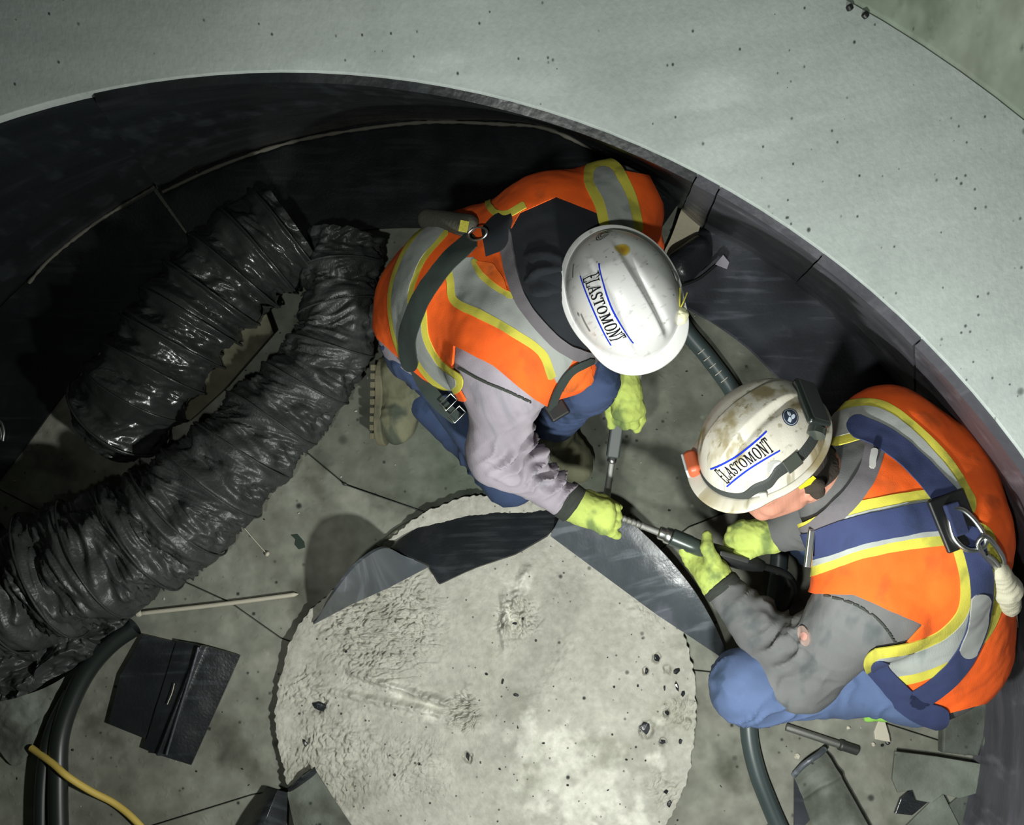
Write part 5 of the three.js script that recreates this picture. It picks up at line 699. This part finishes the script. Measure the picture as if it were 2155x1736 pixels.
  const elev = (u) => { let q = 0, w = 0; for (const [k, e] of knots) for (const o of [-2 * Math.PI, 0, 2 * Math.PI]) { const g = Math.exp(-(((u - k - o) / 0.22) ** 2)) + 1e-9; q += g * e; w += g; } return q / w; }, strip = (w, off) => gridGeo(160, 8, (u, v) => { const a = u * 2 * Math.PI, e = elev(a) + (v - 0.5) * w / 0.125, d = dir(a, e), edge = v < 0.01 || v > 0.99; return d.multiplyScalar(hatR(d) + (edge ? 0 : off)); }, { wrap: true });
  put('lamp_strap', strip(0.034, 0.0032), std({ color: rgb(44, 48, 46), roughness: 0.7, bumpMap: weave, bumpScale: 0.0008 }));
  const at = (u, e, o) => { const d = dir(u, e); return d.multiplyScalar(hatR(d) + o); };
  const ue = (x, y) => { const p = hit(x, y).normalize(); return [Math.atan2(p.x, p.z), Math.asin(p.y)]; };
  const box = (w, h, d, r, u, e, o) => { const q = new RoundedBoxGeometry(w, h, d, 4, r), n = at(u, e, 0).normalize(), x = v3(Math.cos(u), 0, -Math.sin(u)), y = new THREE.Vector3().crossVectors(n, x).normalize(); q.applyMatrix4(new THREE.Matrix4().makeBasis(x, y, n)); const c = at(u, e, o); q.translate(c.x, c.y, c.z); return q; };
  put('battery_box', box(0.11, 0.058, 0.02, 0.009, ...ue(1703, 852), 0.006), phy({ color: rgb(30, 36, 34), roughness: 0.3, clearcoat: 0.4 }));
  put('battery_cap', (() => { const [cu, ce] = ue(1708, 912), q = new THREE.CylinderGeometry(0.019, 0.019, 0.014, 28); q.applyQuaternion(new THREE.Quaternion().setFromUnitVectors(v3(0, 1, 0), v3(Math.cos(cu), 0, -Math.sin(cu)))); const c = at(cu, ce, 0.012); q.translate(c.x, c.y, c.z); return q; })(), phy({ color: rgb(54, 60, 56), roughness: 0.25, clearcoat: 0.5 }));
  put('strap_slider', box(0.036, 0.032, 0.004, 0.0018, ...ue(1666, 972), 0.005), phy({ color: rgb(62, 66, 60), roughness: 0.35, clearcoat: 0.3 }));
  put('strap_clip', box(0.016, 0.018, 0.008, 0.003, ...ue(1606, 1036), 0.006), std({ color: rgb(170, 170, 160), roughness: 0.4 }));
  put('head_lamp', box(0.056, 0.04, 0.03, 0.012, -0.42, 0.06, 0.014), std({ color: rgb(176, 84, 50), roughness: 0.45 }));
  put('lamp_lens', box(0.046, 0.03, 0.006, 0.003, -0.42, 0.06, 0.03), phy({ color: rgb(180, 190, 190), roughness: 0.1, clearcoat: 1 }));
  mesh('yellow_tag', planarUV((() => { const a = cv([[1668, 1012, 0.90], [1704, 996, 0.885]]), b = cv([[1684, 1030, 0.875], [1722, 1012, 0.86]]); return sheetGeo(10, 6, (u, v) => { const p = a(u).lerp(b(u), v); p.y += 0.004 * Math.sin(3 * v); return p; }, 0.002); })()), std({ color: rgb(232, 224, 40), roughness: 0.6 }), t);
}

// ---------- tools in the gloves ----------
{
  const a = P(1303, 866, 0.36), b = P(1289, 962, 0.32), c = P(1277, 1044, 0.27), L = a.distanceTo(b), t = thing('chisel', 'chisel with a dark square handle held in the kneeling worker\'s left glove', 'chisel', P(1289, 962, 0.2));
  const ax = b.clone().sub(a).normalize(), hb = rbox(L, 0.03, 0.034, 0.006, basisOf(ax, v3(0, 1, 0)), a.clone().add(b).multiplyScalar(0.5)); mesh('handle', hb, M.blackDark ?? std({ color: rgb(62, 68, 66), roughness: 0.55 }), t);
  mesh('ferrule', turned(b, P(1286, 978, 0.312), [[0, 0], [0, 0.012], [0.012, 0.0125], [0.016, 0.009], [0.016, 0]]), M.chrome, t);
  mesh('blade', turned(P(1287, 974, 0.314), c, [[0, 0], [0, 0.0085], [0.06, 0.009], [-0.0001, 0.0105], [-0.0001, 0]], 24), M.wornSteel, t);
}
{
  const t = thing('grinder', 'dark air tool with a chromed collar and steel bit held between the two workers', 'power tool', P(1450, 1150, 0.3));
  const n = P(1272, 1076, 0.385), m = P(1392, 1122, 0.40), q = P(1412, 1129, 0.402), r = P(1482, 1158, 0.402), e = P(1606, 1192, 0.37);
  const L = n.distanceTo(m), prof = [[0, 0]]; for (let i = 0; i <= 60; i++) prof.push([L * i / 60, 0.0068 + 0.0028 * i / 60 + (i < 42 ? 0.0013 * Math.sin(i * 1.3) : 0)]); prof.push([L, 0]);
  mesh('bit', turned(n, m, prof, 24), M.wornSteel, t);
  mesh('collar', turned(P(1386, 1120, 0.40), P(1414, 1130, 0.402), [[0, 0], [0, 0.015], [0.004, 0.017], [0.016, 0.017], [0.018, 0.0205], [0.03, 0.0215], [0.034, 0.019], [0.034, 0]], 36), M.chrome, t);
  mesh('barrel', turned(q, r, [[0, 0], [0, 0.021], [0.004, 0.0225], [0.05, 0.0225], [0.055, 0.021], [-0.0001, 0.021], [-0.0001, 0]], 36), phy({ color: rgb(66, 76, 72), roughness: 0.3, clearcoat: 0.4, metalness: 0.3 }), t);
  mesh('housing', turned(P(1478, 1156, 0.402), e, [[0, 0], [0, 0.018], [0.02, 0.023], [0.1, 0.024], [0.14, 0.02], [-0.0001, 0.014], [-0.0001, 0]], 36), M.blackPlastic, t);
  mesh('trigger', rbox(0.08, 0.01, 0.014, 0.004, basisOf(e.clone().sub(r), v3(0, 1, 0)), P(1545, 1172, 0.42)), M.darkSteel, t);
  mesh('air_line', tube(curveOf([e, P(1650, 1205, 0.33), P(1672, 1240, 0.2), P(1650, 1290, 0.05), P(1632, 1330, 0.03)]), 0.009, 40, 12), M.blackPlastic, t);
}
{ // lanyard hooked into the harness ring
  const t = thing('lanyard', 'lanyard with a steel snap hook hanging from the blue harness', 'lanyard', P(2100, 1220, 0.4));
  const h = curveOf([[2058, 1142, 0.86], [2072, 1128, 0.865], [2096, 1150, 0.85], [2112, 1186, 0.80], [2104, 1200, 0.79], [2084, 1184, 0.82], [2064, 1158, 0.85]].map((p) => P(...p)), true);
  mesh('snap_hook', tube(h, 0.0055, 60, 12), M.chrome, t);
  mesh('gate', tube(pathPx([[2076, 1166, 0.842], [2092, 1178, 0.826], [2106, 1196, 0.8]]), 0.0042, 16, 10), M.wornSteel, t);
  const pk = surf(union([cap(P(2104, 1202, 0.79), P(2118, 1240, 0.72), 0.018, 0.026), cap(P(2118, 1240, 0.72), P(2124, 1275, 0.62), 0.026, 0.022)], 0.02), P(2060, 1170, 0.8).setY(0.5), P(2170, 1320, 0.6).setY(0.9), 0.005);
  displace(pk, (p) => 0.004 * (1 - Math.abs(noise(p.x * 25, p.y * 25, p.z * 25)))); mesh('shock_pack', planarUV(pk), dirty(186, 182, 160, 0.8, 191), t);
  mesh('webbing', planarUV((() => { const a = cv([[2112, 1262, 0.64], [2114, 1300, 0.45], [2118, 1330, 0.2], [2120, 1345, 0.03]]), b = cv([[2140, 1268, 0.64], [2142, 1304, 0.45], [2146, 1336, 0.2], [2148, 1352, 0.03]]); return sheetGeo(24, 4, (u, v) => a(u).lerp(b(u), v), 0.004); })()), dirty(160, 158, 140, 0.8, 193), t);
}

renderer.render(scene, camera);
